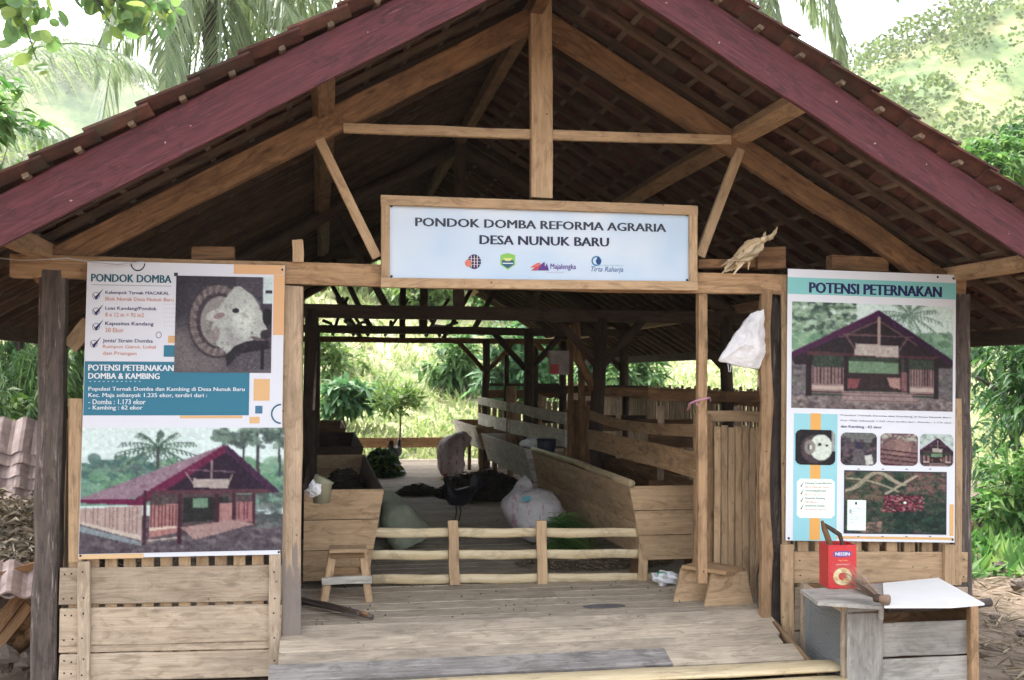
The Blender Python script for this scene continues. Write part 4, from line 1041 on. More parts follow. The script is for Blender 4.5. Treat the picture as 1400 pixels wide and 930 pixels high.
# heaps
def heap(name, c, rx, ry, h, mat, n, blade, label, cat, seed=0, droop=.5, wide=.1, up=.3):
    vs = []; fs = []
    random.seed(seed)
    for i in range(n):
        r = math.sqrt(random.random()); a = rnd(0, 2 * PI)
        x, y = math.cos(a) * r * rx, math.sin(a) * r * ry
        top = h * max(0, (1 - r * r)) ** .8 * (1 + .35 * mnoise.noise(Vector((x * 5, y * 5, seed))))
        z = rnd(.25, 1.0) ** .4 * top
        d = Vector((rnd(-1, 1), rnd(-1, 1), rnd(-.4, 1) * up)).normalized(); L = blade * rnd(.5, 1.3)
        s_ = d.cross(Vector((rnd(-1, 1), rnd(-1, 1), rnd(-1, 1)))).normalized() * L * wide
        p0 = Vector(c) + Vector((x, y, z + .005)) - d * L * .5; k = len(vs)
        vs += [p0 - s_ * .4, p0 + s_ * .4, p0 + d * L * .5 + s_ + Vector((0, 0, L * .1)), p0 + d * L * .5 - s_ + Vector((0, 0, L * .1)), p0 + d * L - Vector((0, 0, L * .2 * droop))]
        for q in vs[k:]: q.z = max(q.z, c[2] + .003)
        fs += [(k, k + 1, k + 2, k + 3), (k + 3, k + 2, k + 4)]
    # a core
    nb_ = 16
    for i in range(6):
        for j in range(nb_):
            a = 2 * PI * j / nb_; r = (1 - i / 6) * .9
            vs.append(Vector(c) + Vector((math.cos(a) * r * rx, math.sin(a) * r * ry, h * .8 * max(0, 1 - r * r) ** .8 * (1 + .2 * mnoise.noise(Vector((math.cos(a) * r * 4, math.sin(a) * r * 4, seed)))) if i else 0.002)))
    b0 = len(vs) - 6 * nb_
    for i in range(5):
        for j in range(nb_): fs.append((b0 + i * nb_ + j, b0 + i * nb_ + (j + 1) % nb_, b0 + (i + 1) * nb_ + (j + 1) % nb_, b0 + (i + 1) * nb_ + j))
    fs.append(tuple(b0 + 5 * nb_ + j for j in range(nb_)))
    o = raw(name, vs, fs, mat, origin=c); o['kind'] = 'stuff'
    return tag(o, label, cat)
DUNG = leafmat('dark_dung', (.012, .010, .010), (.03, .025, .02), (.06, .05, .035), trans=0, rough=.9)
GRASSC = leafmat('cut_grass', (.03, .12, .02), (.14, .36, .06), (.40, .62, .20), trans=.35)
DRY = leafmat('dry_litter', (.10, .075, .05), (.20, .155, .10), (.32, .26, .18), trans=.1, rough=.9)
q_ = U(478, 668, 1.32); heap('trough_feed', (q_.x, 3.0, 1.0), .22, 1.6, .24, DUNG, 2600, .09, 'dark fodder lying in the near left trough', 'fodder', 17)
c0 = floor(655, 682); heap('dung_heap', (c0.x + .12, c0.y + .35, DZ), .68, .85, .34, DUNG, 5200, .08, 'black heap of damp fodder waste in the middle of the aisle', 'heap', 3)
c0 = floor(572, 676); heap('dung_heap', (c0.x, c0.y, DZ), .33, .28, .14, DUNG, 900, .07, 'small black dung pile on the aisle boards left of the big heap', 'heap', 4)
c0 = floor(522, 650); heap('leafy_fodder', (c0.x, c0.y, DZ), .36, .5, .42, leafmat('fodder_leaf', (.015, .05, .015), (.035, .10, .025), (.2, .35, .05), .3), 1100, .14, 'pile of dark green leafy fodder beside the far left trough', 'fodder', 5, wide=.28)
c0 = floor(752, 762); vs = []; fs = []; random.seed(6)
for k in range(900):
    q = c0 + Vector((rnd(-.05, .14), rnd(-.03, .12), rnd(.06, .42) * (1 - .35 * random.random()))); d_ = Vector((rnd(.35, 1.0), rnd(-.35, .25), rnd(-.10, .40))).normalized(); L_ = rnd(.22, .46); w_ = rnd(.004, .008)
    s_ = d_.cross(Vector((rnd(-.3, .3), rnd(-.3, .3), 1))).normalized() * w_; kk = len(vs)
    for i in range(5):
        t = i / 4; p_ = q + d_ * L_ * t - Vector((0, 0, .5 * t * t * L_)); p_.z = max(p_.z, DZ + .004 + rnd(0, .01)); vs += [p_ - s_ * (1 - .8 * t), p_ + s_ * (1 - .8 * t)]
    fs += [(kk + 2 * i, kk + 2 * i + 1, kk + 2 * i + 3, kk + 2 * i + 2) for i in range(4)]
gb = raw('grass_bundle', vs, fs, GRASSC, origin=c0); gb['kind'] = 'stuff'; tag(gb, 'bundle of fresh green grass spilling from the mouth of the white sack', 'fodder')
c0 = floor(815, 772); heap('floor_litter', (c0.x, c0.y + .05, DZ), .72, .36, .055, DRY, 2600, .07, 'dry grass stems and droppings strewn on the floor behind the hurdle', 'litter', 8, wide=.06)
random.seed(11)

# hens
def hen(root, p0, s, yaw, mat, comb):
    def q(x, z, y=0): return p0 + Vector((x * math.cos(yaw) - y * math.sin(yaw), x * math.sin(yaw) + y * math.cos(yaw), z)) * s
    body = [(-.24, .34), (-.17, .33), (-.10, .28), (-.02, .25), (.07, .26), (.12, .31), (.14, .38), (.15, .44), (.17, .47), (.19, .475)]
    me = tube('body', [q(x, z) for x, z in body], [r * s for r in (.015, .05, .085, .10, .095, .07, .042, .034, .036, .012)], mat, root, seg=14)
    for k in range(5):
        a = math.radians(100 + k * 14); c0 = q(-.17, .32)
        tip = q(-.17 + math.cos(a) * .22, .32 + math.sin(a) * .20, rnd(-.02, .02)); sd_ = (tip - c0).normalized().cross(Vector((0, 1, 0))).normalized() * .025 * s
        raw('tail_feather', [c0 - sd_, c0 + sd_, c0.lerp(tip, .6) + sd_ * 1.4, tip, c0.lerp(tip, .6) - sd_ * 1.4], [(0, 1, 2, 3, 4)], mat, root)
    for y in (-.04, .04):
        tube('leg', [q(.01, .18, y), q(.0, .10, y), q(.02, .0, y)], [.014 * s, .009 * s, .008 * s], plain('hen_leg', (.08, .07, .05)), root, seg=6)
        for t in (-.5, 0, .5): tube('toe', [q(.02, .004, y), q(.02 + .05 * math.cos(t), .003, y + .05 * math.sin(t))], .004 * s, W['dark'], root, seg=4)
        raw('wing', [q(.08, .33, y * 2.2), q(.06, .25, y * 2.6), q(-.06, .24, y * 2.4), q(-.17, .31, y * 1.4), q(-.05, .35, y * 2.2)], [(0, 1, 2, 3, 4)], mat, root)
    tube('beak', [q(.195, .472), q(.235, .462)], [.012 * s, .002 * s], plain('beak', (.3, .2, .08)), root, seg=6)
    raw('comb', [q(.15, .50), q(.155, .53), q(.17, .512), q(.18, .535), q(.19, .51), q(.205, .52), q(.20, .49)], [(0, 1, 2, 3, 4, 5, 6)], comb, root)
STONE = plain('rough_stone', (.13, .105, .085), .95, ns=5, vary=.2)
HEN = plain('black_feathers', (.012, .012, .016), .45, ns=30, amp=.4); COMB = plain('dull_comb', (.18, .03, .03), .5)
p0 = floor(627, 712); h1 = thing('hen', p0, 'black hen with long legs standing before the dark heap', 'chicken'); hen(h1, p0, 1.05, math.radians(205), HEN, COMB)
p0 = floor(541, 637); h2 = thing('hen', p0, 'small black hen with upright neck near the rear rail beside the leafy fodder', 'chicken'); hen(h2, p0, 1.0, math.radians(62), HEN, COMB)

# tools on the floor at the left
a = G(416, 828); b = G(507, 850)
tl = thing('tool_bundle', a, 'bundle of old sticks and tool handles lying on the boards below the left stool', 'tools')
for k in range(5):
    o = Vector((rnd(-.02, .02), rnd(-.03, .03), .02 + k * .008)); tube('stick', logpts(a + o + Vector((-.05, 0, 0)), b + o * 1.2 + Vector((-.02 * k, 0, 0)), 4, .006), [.015, .014, .015, .013, .016], (W['dark'], W['log'], W['brown'], W['log'], W['dark'])[k], tl, seg=7)
m_ = a.lerp(b, .75); tube('blue_tape', [m_ + Vector((-.015, 0, .035)), m_ + Vector((.02, 0, .035))], .024, plain('faded_blue_tape', (.25, .32, .38)), tl, seg=8)
# metal patch
c0 = G(826, 829, DZ + .003); vs = [c0 + Vector((math.cos(a_ * PI / 10) * .155 * (1 + .06 * math.sin(a_ * 3)), math.sin(a_ * PI / 10) * .055, z)) for z in (0, .004) for a_ in range(20)]
o = raw('metal_patch', vs, [tuple(range(20, 40))] + [(i, (i + 1) % 20, 20 + (i + 1) % 20, 20 + i) for i in range(20)], plain('dull_metal', (.12, .115, .12), .5, ns=12)); tag(o, 'dull grey oval metal patch let into the boards before the hurdle', 'metal plate')
# hanging white sack on the right post
hs_ = thing('hanging_sack', U(1043, 430), 'white cloth sack hung from the right entrance post', 'sack')
ax_ = U(1044, 424, .0); pts_ = [(1042, 426), (1026, 432), (1004, 462), (987, 490), (1000, 495), (1022, 500), (1036, 501), (1044, 480), (1043, 460)]
pts_ = [(1022 + (x - 1022) * 1.12, 466 + (y - 466) * 1.10) for x, y in pts_]; fr = [U(x, y, -.03) for x, y in pts_]; bk = [U(x, y, .10) for x, y in pts_]; ce = U(1022, 468, -.10); cb_ = U(1022, 468, .12)
nP = len(pts_); vs = [ce] + fr + bk + [cb_]
mid = [ce.lerp(q, .6) + Vector((rnd(-.01, .01), rnd(-.035, .01), 0)) for q in fr]
vs = [ce] + mid + fr + bk + [cb_]; fs = []
for i in range(nP):
    j = (i + 1) % nP
    fs += [(0, 1 + i, 1 + j), (1 + i, 1 + nP + i, 1 + nP + j, 1 + j), (1 + nP + i, 1 + 2 * nP + i, 1 + 2 * nP + j, 1 + nP + j), (1 + 2 * nP + i, 1 + 3 * nP, 1 + 2 * nP + j)]
cl_ = raw('sack_cloth', vs, fs, SK4, hs_, smooth=True); md = cl_.modifiers.new('smooth', 'SUBSURF'); md.subdivision_type = 'SIMPLE'; md.levels = md.render_levels = 3
tx_ = bpy.data.textures.new('folds', 'CLOUDS'); tx_.noise_scale = .07; dm_ = cl_.modifiers.new('folds', 'DISPLACE'); dm_.texture = tx_; dm_.strength = .030
for k in range(6): p0 = U(995 + k * 5, 497, -.02); tube('frayed_thread', [p0, p0 + Vector((rnd(-.02, .02), 0, -.06))], .003, SK4, hs_, seg=4)
# corn husks on the beam
hk = thing('corn_husks', U(1015, 364, -.05), 'bunch of dried pale corn husks tied together on the beam above the entrance', 'corn husks')
HUSK = wood('corn_husk', (.66, .54, .37), (.50, .38, .23), knots=0, stain=(.3, .7), vary=.25, dots=0, rough=.6)
random.seed(21); nk_ = U(1044, 328, -.07)
for k in range(30):
    tip = U(rnd(984, 1024), rnd(345, 372) + (8 if k % 7 == 0 else 0), rnd(-.14, .02)) if k < 24 else U(rnd(1046, 1064), rnd(308, 330), -.07 + rnd(-.03, .03))
    L_ = (tip - nk_).length; M = frame(nk_, tip, (rnd(-.8, .8), -1, rnd(-.5, .5))); w_ = rnd(.012, .030) * (1 if k < 24 else .5); bend_ = rnd(-.05, .05); pts = []; fs = []
    for i in range(9):
        t = i / 8; ww = w_ * math.sin(min(1, t * 1.0 + .06) * PI * .94) ** .7 * (1 + .25 * math.sin(i * 2.3 + k)); cx_ = L_ * t; by = bend_ * math.sin(t * PI); tz = .5 * math.sin(t * 3 + k)
        pts += [(cx_, by - ww, ww * tz), (cx_, by, -.35 * ww), (cx_, by + ww, -ww * tz)]
    for i in range(8):
        for j in (0, 1): fs.append((3 * i + j, 3 * i + j + 1, 3 * i + j + 4, 3 * i + j + 3))
    ob('husk', mesh(pts, fs, HUSK, True), M, hk)
tube('husk_tie', [nk_ + Vector((-.02, -.01, -.01)), nk_ + Vector((.015, -.01, .015))], [.024, .022], HUSK, hk, seg=9, rough=.1)
random.seed(22)
# hanging box, string, ribbons, wire
a = U(764, 496, 4.2); hb = thing('hanging_box', a, 'small worn grey box with a red corner hung above the pens', 'box')
v_, f_ = box_vf(a, (.21, .1, .26)); raw('box_body', v_, f_, plain('worn_carton', (.28, .25, .23), ns=8), hb); v_, f_ = box_vf(a + Vector((-.06, -.055, -.07)), (.09, .01, .10)); raw('red_print', v_, f_, plain('red_print', (.4, .06, .06), ns=12), hb)
tube('hanging_string', [a + Vector((0, 0, .13)), a + Vector((.0, 0, .6))], .004, W['dark'], hb, seg=4)
rb = thing('tied_cord', U(960, 548, .0), 'faded pink plastic cord knotted round the slim door post', 'cord')
PINK = plain('pink_cord', (.42, .20, .26), .5); tube('cord_loop', [U(x, y, yy) for x, y, yy in ((940, 561, .05), (943, 552, 0), (952, 548, -.05), (962, 546, -.05), (970, 544, .0), (971, 548, .08))], .008, PINK, rb, seg=6)
tube('cord_loop', [U(952, y, -.04) for y in (548, 553)] + [U(956, 555, -.04)], .006, PINK, rb, seg=6)
wr_ = tube('wire', [U(x, y, -.10) for x, y in ((-12, 352), (30, 356), (60, 355), (92, 353), (122, 358), (160, 362), (196, 358))], .004, plain('grey_wire', (.4, .4, .42), .4), seg=5); tag(wr_, 'thin grey wire strung along the beam end at the far left', 'wire')
ln = tube('string', [V(436, 455, -.05), V(432, 500, -.05), V(429, 560, -.05)], .008, W['dark'], seg=5); tag(ln, 'thin dark string hanging down beside the left inner post', 'string')

# split bamboo laid before the ramp
(y0, z0) = rp(1.08)
bl = thing('bamboo_strip', (1.4, y0, z0), 'wide split bamboo strip laid across the foot of the ramp', 'bamboo')
for k, (x0, x1, dy, dz) in enumerate(((-.34, 3.36, -.075, .004), (-.3, 3.25, -.255, -.045))):
    N = 22; pts = [Vector((x0 + (x1 - x0) * i / N, y0 + dy + .006 * math.sin(i), z0 + dz + .018)) for i in range(N + 1)]
    tube('split_bamboo', pts, [.115 + (.004 if i % 7 == 3 else 0) + rnd(-.002, .002) for i in range(N + 1)], BAM, bl, seg=12, flat=.22)

# cage under the right poster
cg = thing('hen_cage', (4.0, -.5, 0), 'pale weathered plank hutch with wire mesh side standing under the right poster', 'cage')
GW = wood('grey_white_board', (.46, .43, .39), (.33, .30, .26), knots=.3, stain=(.7, .5))
CYF, CYB = -.80, -.10; ZC = .74
def cf(px, Y=CYF): return U(px, 880, Y).x
XL, XR = cf(1171), cf(1330)
def cb2(name, x0, z0, x1, z1, w, mat, Y=CYF, t=.02, **k): return board(name, (x0, Y, z0), (x1, Y, z1), w, t, mat, cg, **k)
pa = [U(x, y, CYF - .02) for x, y in ((1158, 847), (1206, 847), (1214, 960), (1165, 960))]
for k in range(1): cb2('front_board', (pa[0].x + pa[1].x) / 2, .02, (pa[0].x + pa[1].x) / 2, ZC - .06, (pa[1].x - pa[0].x), GW, Y=CYF - .02, seg=3)
x2 = cf(1212)
for (ya, yb) in ((850, 896), (899, 946), (949, 985)):
    za, zb_ = U(1260, ya, CYF).z, U(1260, yb, CYF).z
    if zb_ < .01: zb_ = .01
    cb2('front_board', x2 - .05, (za + zb_) / 2, XR, (za + zb_) / 2, za - zb_, GW, seg=4, jit=.003)
cb2('corner_post', XR - .02, .0, XR - .02, ZC + .02, .055, W['tan'], Y=CYF - .03, t=.05)
cb2('corner_post', cf(1162), .0, cf(1162), ZC - .02, .04, W['whitewood'], Y=CYF + .03, t=.04)
cb2('corner_post', cf(1201), ZC - .10, cf(1201), ZC + .03, .03, GW, Y=CYF - .035, t=.02)
cb2('front_rail', cf(1158), ZC - .035, cf(1205), ZC - .035, .035, GW, Y=CYF, t=.03)
tube('stick_rail', logpts((cf(1208), CYF - .04, ZC - .03), (cf(1352), CYF - .02, ZC - .02), 5, .008), [.032, .03, .032, .03, .028, .027], W['log'], cg, rough=.04)
xb = U(1100, 830, CYB).x; xf = cf(1158)
for yy, xx in ((CYB, xb), (CYF + .02, xf)): board('corner_post', (xx, yy, 0), (xx, yy, ZC - .01), .05, .035, W['pale'], cg, seg=2)
for z in (.06, ZC - .04): board('side_rail', (xb, CYB, z), (xf, CYF, z), .05, .025, W['pale'], cg, n=(-1, 0, 0))
MESHM = plain('grey_wire_mesh', (.20, .22, .22), .5, spec=.4)
A0, A1 = Vector((xb, CYB, 0)), Vector((xf, CYF, 0)); vs = []; fs = []
def bar(p, q, r=.0022):
    k = len(vs); d = (q - p).normalized(); s_ = d.cross(Vector((0, 0, 1)) if abs(d.z) < .9 else Vector((0, 1, 0))).normalized() * r; u_ = s_.cross(d).normalized() * r
    for e in (p, q):
        for o in (s_, u_, -s_, -u_): vs.append(e + o)
    for j in range(4): fs.append((k + j, k + (j + 1) % 4, k + 4 + (j + 1) % 4, k + 4 + j))
for i in range(44): bar(A0.lerp(A1, i / 43) + Vector((0, 0, .06)), A0.lerp(A1, i / 43) + Vector((0, 0, ZC - .05)))
for i in range(40): z = .06 + i * (ZC - .11) / 39; bar(A0 + Vector((0, 0, z)), A1 + Vector((0, 0, z)))
wm = raw('wire_mesh', vs, fs, MESHM, cg); wm['kind'] = 'stuff'
board('back_board', (xb, CYB + .02, .37), (XR, CYB + .02, .37), .70, .02, W['brown'], cg); board('floor_board', ((xf + XR) / 2 - .5, -.45, .05), (XR, -.45, .05), .66, .02, W['brown'], cg, n=(0, 0, 1))
board('end_board', (XR - .01, CYB, .4), (XR - .01, CYF + .02, .4), .66, .02, W['brown'], cg, n=(1, 0, 0))
lid = [G(x, y, ZC + .03) for x, y in ((1094, 806), (1208, 797), (1206, 829), (1118, 823))]
raw('lid_board', lid + [q - Vector((0, 0, .022)) for q in lid], [(3, 2, 1, 0), (4, 5, 6, 7), (0, 1, 5, 4), (1, 2, 6, 5), (2, 3, 7, 6), (3, 0, 4, 7)], GW, cg)
wsm = [G(x, y, ZC + .045) for x, y in ((1207, 797), (1283, 790), (1346, 825), (1300, 829), (1209, 829))]
ws = raw('white_sheet', wsm + [q - Vector((0, 0, .012)) for q in wsm], [(4, 3, 2, 1, 0), (5, 6, 7, 8, 9), (0, 1, 6, 5), (1, 2, 7, 6), (2, 3, 8, 7), (3, 4, 9, 8), (4, 0, 5, 9)], plain('white_laminate', (.70, .69, .68), .4, ns=4, amp=.08)); tag(ws, 'white laminate sheet lying on the right half of the hutch', 'sheet')
# red biscuit tin
c0 = G(1152, 805, ZC + .032); tn = thing('biscuit_tin', c0, 'open red biscuit tin standing on the hutch lid, used as a tool holder', 'tin')
RED = plain('red_tin', (.52, .03, .035), .35, ns=20, amp=.12, spec=.5)
def tin_pt(x, y, z):
    ca_, sa_ = math.cos(math.radians(-8)), math.sin(math.radians(-8)); return c0 + Vector((x * ca_ - y * sa_, x * sa_ + y * ca_, z))
sx, sy, h_ = .094, .09, .285
vs = [tin_pt(x, y + .09, z) for z in (0, h_) for x, y in ((-sx, -sy), (sx, -sy), (sx, sy), (-sx, sy))]
vs += [tin_pt(x * .95, y * .95 + .09, h_) for x, y in ((-sx, -sy), (sx, -sy), (sx, sy), (-sx, sy))] + [tin_pt(x * .95, y * .95 + .09, .01) for x, y in ((-sx, -sy), (sx, -sy), (sx, sy), (-sx, sy))]
raw('tin_body', vs, [(0, 1, 5, 4), (1, 2, 6, 5), (2, 3, 7, 6), (3, 0, 4, 7), (3, 2, 1, 0), (4, 5, 9, 8), (5, 6, 10, 9), (6, 7, 11, 10), (7, 4, 8, 11), (8, 9, 13, 12), (9, 10, 14, 13), (10, 11, 15, 14), (11, 8, 12, 15), (12, 13, 14, 15)], RED, tn)
class TinFace(Sheet):
    def __init__(s): s.root = tn; s.bulge = 0; s.n = Vector((0, -1, 0)); s.c = [tin_pt(-sx, 0, h_), tin_pt(sx, 0, h_), tin_pt(sx, 0, 0), tin_pt(-sx, 0, 0)]
S = TinFace()
S.shape('label_panel', [(.16, .19), (.26, .14), (.72, .13), (.84, .17), (.80, .24), (.70, .27), (.28, .28), (.18, .25)], (120, 90, 150), .001); S.text('NISSIN', .25, .165, .75, .24, (240, 236, 244), .03, off=.002)
S.text('Crispy Crackers', .35, .33, .68, .375, (240, 190, 120), .01); S.text('ASSORTED BISCUITS', .28, .43, .74, .46, (246, 214, 208), .01)
S.ring('biscuit_print', .50, .72, .33, .20, .55, (232, 216, 160), .001); S.ring('biscuit_print', .56, .70, .22, .12, .5, (214, 176, 110), .0014, a0=-2, a1=1.8)
for k in range(9): a_ = k * .7; S.ring('biscuit', .5 + .25 * math.cos(a_), .72 + .14 * math.sin(a_), .075, .045, 1.0, ((246, 236, 196), (222, 190, 126), (238, 220, 168))[k % 3], .002 + k * .0002)
S.rect('label_band', .0, .965, 1, 1, (196, 60, 60), .001)
# tool handle and spatula in the tin
hd = thing('sickle', tin_pt(-.05, .09, .05), 'wooden loop-handled tool standing in the red tin', 'tool')
tube('handle', [tin_pt(-.02, .07, .03), tin_pt(-.055, .08, .28), tin_pt(-.085, .10, .38), tin_pt(-.10, .10, .43)], [.018, .022, .020, .010], W['brown'], hd, seg=8)
tube('handle_loop', [tin_pt(-.09, .10, .41), tin_pt(-.03, .09, .37), tin_pt(.015, .09, .34), tin_pt(.03, .09, .29), tin_pt(.03, .09, .1)], [.010, .016, .016, .014, .01], W['dark'], hd, seg=8)
# broom
a = G(1210, 826, ZC + .05); br = thing('broom', a, 'small broom of thin brown ribs lying across the hutch lid', 'broom')
BR = plain('broom_rib', (.30, .20, .14), .7, vary=.3, ns=20)
vs = []; fs = []; nk = a + Vector((-.02, .03, .03))
for k in range(130):
    tip = nk + Vector((rnd(-.24, -.06), rnd(.10, .34), rnd(.01, .22)))
    kk = len(vs); d = tip - nk; s_ = d.cross(Vector((0, 0, 1))).normalized() * .0022
    st_ = nk + Vector((rnd(-.018, .018), rnd(-.015, .015), rnd(-.01, .012)))
    m_ = st_.lerp(tip, .5) + Vector((0, 0, rnd(-.01, .02))); vs += [st_ - s_, st_ + s_, m_ - s_, m_ + s_, tip]; fs += [(kk, kk + 1, kk + 3, kk + 2), (kk + 2, kk + 3, kk + 4)]
bb = raw('broom_ribs', vs, fs, BR, br); bb['kind'] = 'stuff'
tube('binding', [nk + Vector((-.02, .02, .0)), nk + Vector((.0, -.01, 0))], .026, W['dark'], br, seg=8); tube('broom_butt', [nk, nk + Vector((.03, -.05, -.005))], [.025, .033], BR, br, seg=10, rough=.08)

def floor_bits(name, n_, x0, x1, y0, y1, L, asp, mat, label, cat, seed, ramp_=False):
    random.seed(seed); vs = []; fs = []
    for k in range(n_):
        x, y = rnd(x0, x1), rnd(y0, y1); 
        if mnoise.noise(Vector((x * 1.6, y * 1.6, seed))) < -.05: continue
        z = DZ + .005 if y > .1 else DZ - (.12 - y) * .20 / .62 + .006
        a_ = rnd(0, PI); l_ = L * rnd(.3, 1.2); d_ = Vector((math.cos(a_), math.sin(a_), 0)) * l_ / 2; s_ = Vector((-math.sin(a_), math.cos(a_), 0)) * l_ * asp / 2; p_ = Vector((x, y, z)); kk = len(vs)
        vs += [p_ - d_, p_ + s_, p_ + d_, p_ - s_, p_ + Vector((0, 0, min(.012, l_ * asp * .6)))]; fs += [(kk, kk + 3, kk + 4), (kk + 3, kk + 2, kk + 4), (kk + 2, kk + 1, kk + 4), (kk + 1, kk, kk + 4)]
    o = raw(name, vs, fs, mat); o['kind'] = 'stuff'; tag(o, label, cat)
floor_bits('straw_bits', 900, -.2, 3.0, -.4, 3.5, .07, .05, DRY, 'bits of straw scattered over the entrance boards', 'straw', 3)
floor_bits('droppings', 900, -.2, 3.0, -.3, 9, .018, .8, DUNG, 'small dark droppings scattered over the floor boards', 'droppings', 4)
random.seed(12)

# ================================================================== ground, hills, vegetation
def sstep(a, b, x):
    t = min(1, max(0, (x - a) / (b - a))); return t * t * (3 - 2 * t)
def hz(x, y):
    z = 0.0
    z += 8.5 * sstep(15.5, 46, y) + .5 * sstep(13.8, 16, y)
    z += sstep(40, 130, y) * 6
    z += 47 * math.exp(-(((x - 115) / 60) ** 2 + ((y - 130) / 42) ** 2))
    z += 96 * math.exp(-(((x + 95) / 75) ** 2 + ((y - 400) / 90) ** 2))
    z += 30 * math.exp(-(((x + 10) / 120) ** 2 + ((y - 480) / 90) ** 2))
    z += 22 * math.exp(-(((x + 190) / 80) ** 2 + ((y - 300) / 90) ** 2))
    k = sstep(20, 60, max(abs(x), y)); z += k * 2.2 * mnoise.fractal(Vector((x * .03, y * .03, 0)), 1, 2, 4)
    near = .025 * mnoise.noise(Vector((x * 1.3, y * 1.3, 4))) + .05 * mnoise.noise(Vector((x * .4, y * .4, 9)))
    z += near if -3 < x < 6 and -2 < y < 13 else near * 1.8
    return z
def spaced(a, b, n, c=0.0, p=2.2):
    out = []
    for i in range(n + 1):
        t = 2 * i / n - 1; s_ = math.copysign(abs(t) ** p, t)
        out.append(c + s_ * ((b - c) if s_ > 0 else (c - a)))
    return out
xs = spaced(-520, 620, 150, 2, 2.4); ys = spaced(-160, 620, 150, 8, 2.4)
vs = [(x, y, hz(x, y)) for y in ys for x in xs]; nx = len(xs)
fs = [(j * nx + i, j * nx + i + 1, (j + 1) * nx + i + 1, (j + 1) * nx + i) for j in range(len(ys) - 1) for i in range(nx - 1)]
m, n, l, b = newmat('ground_soil', .95)
tc = n.new('ShaderNodeTexCoord'); pos = tc.outputs['Object']; sx_ = n.new('ShaderNodeSeparateXYZ'); l.new(pos, sx_.inputs[0])
n1 = noise(n, l, pos, 1.7, 8, .6, .7); n2 = noise(n, l, pos, .16, 6, .5, .6); n3 = noise(n, l, pos, .045, 8, .3, .72)
soil = ramp(n, l, n1, [(.3, (.085, .062, .045)), (.55, (.16, .12, .088)), (.75, (.24, .19, .14))])
grassc = ramp(n, l, n2, [(.34, (.16, .21, .09)), (.50, (.30, .31, .17)), (.66, (.45, .40, .27))])
hillc = ramp(n, l, n3, [(.36, (.07, .12, .05)), (.46, (.14, .19, .08)), (.55, (.27, .28, .13)), (.68, (.36, .34, .18))])
def mr(inp, a, b_):
    x = n.new('ShaderNodeMapRange'); x.inputs['From Min'].default_value = a; x.inputs['From Max'].default_value = b_; l.new(inp, x.inputs['Value']); return x.outputs[0]
c = mixc(n, l, mr(sx_.outputs['Y'], 12.5, 15.0), soil, grassc); c = mixc(n, l, mr(sx_.outputs['Y'], 45, 80), c, hillc)
l.new(c, b.inputs['Base Color']); bump(n, l, b, n1, .8, .05)
gr = ob('ground', mesh(vs, fs, m, True)); gr['kind'] = 'structure'

def leaves(P0, D, L, asp, droop=.25, fold=.15, twist=None):
    """numpy leaf maker: P0 base points, D directions, L lengths -> verts, faces (a folded diamond of two triangles pairs)"""
    P0 = np.asarray(P0, float); D = np.asarray(D, float); D /= np.linalg.norm(D, axis=1)[:, None] + 1e-9
    n_ = len(P0); L = np.asarray(L, float).reshape(-1, 1)
    r = np.random.randn(n_, 3) * .45 + np.array([0, 0, 1.0]); S_ = np.cross(D, r); S_ /= np.linalg.norm(S_, axis=1)[:, None] + 1e-9
    N_ = np.cross(S_, D); w = L * asp / 2
    dn = np.array([0, 0, -1.0])
    mid = P0 + D * L * .42 + dn * L * droop * .2
    tip = P0 + D * L + dn * L * droop
    a = mid + S_ * w + N_ * w * fold * 2; c_ = mid - S_ * w + N_ * w * fold * 2
    v = np.stack([P0, a, tip, c_, mid], 1).reshape(-1, 3)
    base = np.arange(n_)[:, None] * 5
    f = np.concatenate([base + np.array([[0, 4, 1]]), base + np.array([[1, 4, 2]]), base + np.array([[0, 3, 4]]), base + np.array([[3, 2, 4]])], 0)
    return v, f
def npmesh(v, f, mat):
    me = bpy.data.meshes.new('m'); nv, nf = len(v), len(f); k = f.shape[1]
    me.vertices.add(nv); me.vertices.foreach_set('co', np.asarray(v, np.float32).ravel())
    me.loops.add(nf * k); me.loops.foreach_set('vertex_index', np.asarray(f, np.int32).ravel())
    me.polygons.add(nf); me.polygons.foreach_set('loop_start', np.arange(nf, dtype=np.int32) * k)
    me.materials.append(mat); me.update(calc_edges=True); return me
def whorls(cl, per, L, asp, droop, outward=None, spread=.8, jit=.05):
    """cl: cluster centres (n,3)"""
    P0 = np.repeat(cl, per, 0) + np.random.randn(len(cl) * per, 3) * jit
    D = np.random.randn(len(P0), 3); D[:, 2] = D[:, 2] * .5 - .1
    if outward is not None: D += np.repeat(outward, per, 0) * spread
    return leaves(P0, D, L * np.random.uniform(.55, 1.2, len(P0)), asp, droop)
def blob_points(c, r, n_, lumps=7, shell=.55, seed=0):
    rs = np.random.RandomState(seed); c = np.array(c, float); r = np.array(r, float)
    lc_ = rs.randn(lumps, 3); lc_ /= np.linalg.norm(lc_, axis=1)[:, None]; lc_ *= rs.uniform(.25, .62, (lumps, 1)); lr = rs.uniform(.30, .52, lumps)
    k = rs.randint(0, lumps, n_); d = rs.randn(n_, 3); d /= np.linalg.norm(d, axis=1)[:, None]
    rad = rs.uniform(0, 1, (n_, 1)) ** .45
    p = lc_[k] + d * rad * lr[k][:, None]
    return c + p * r, d
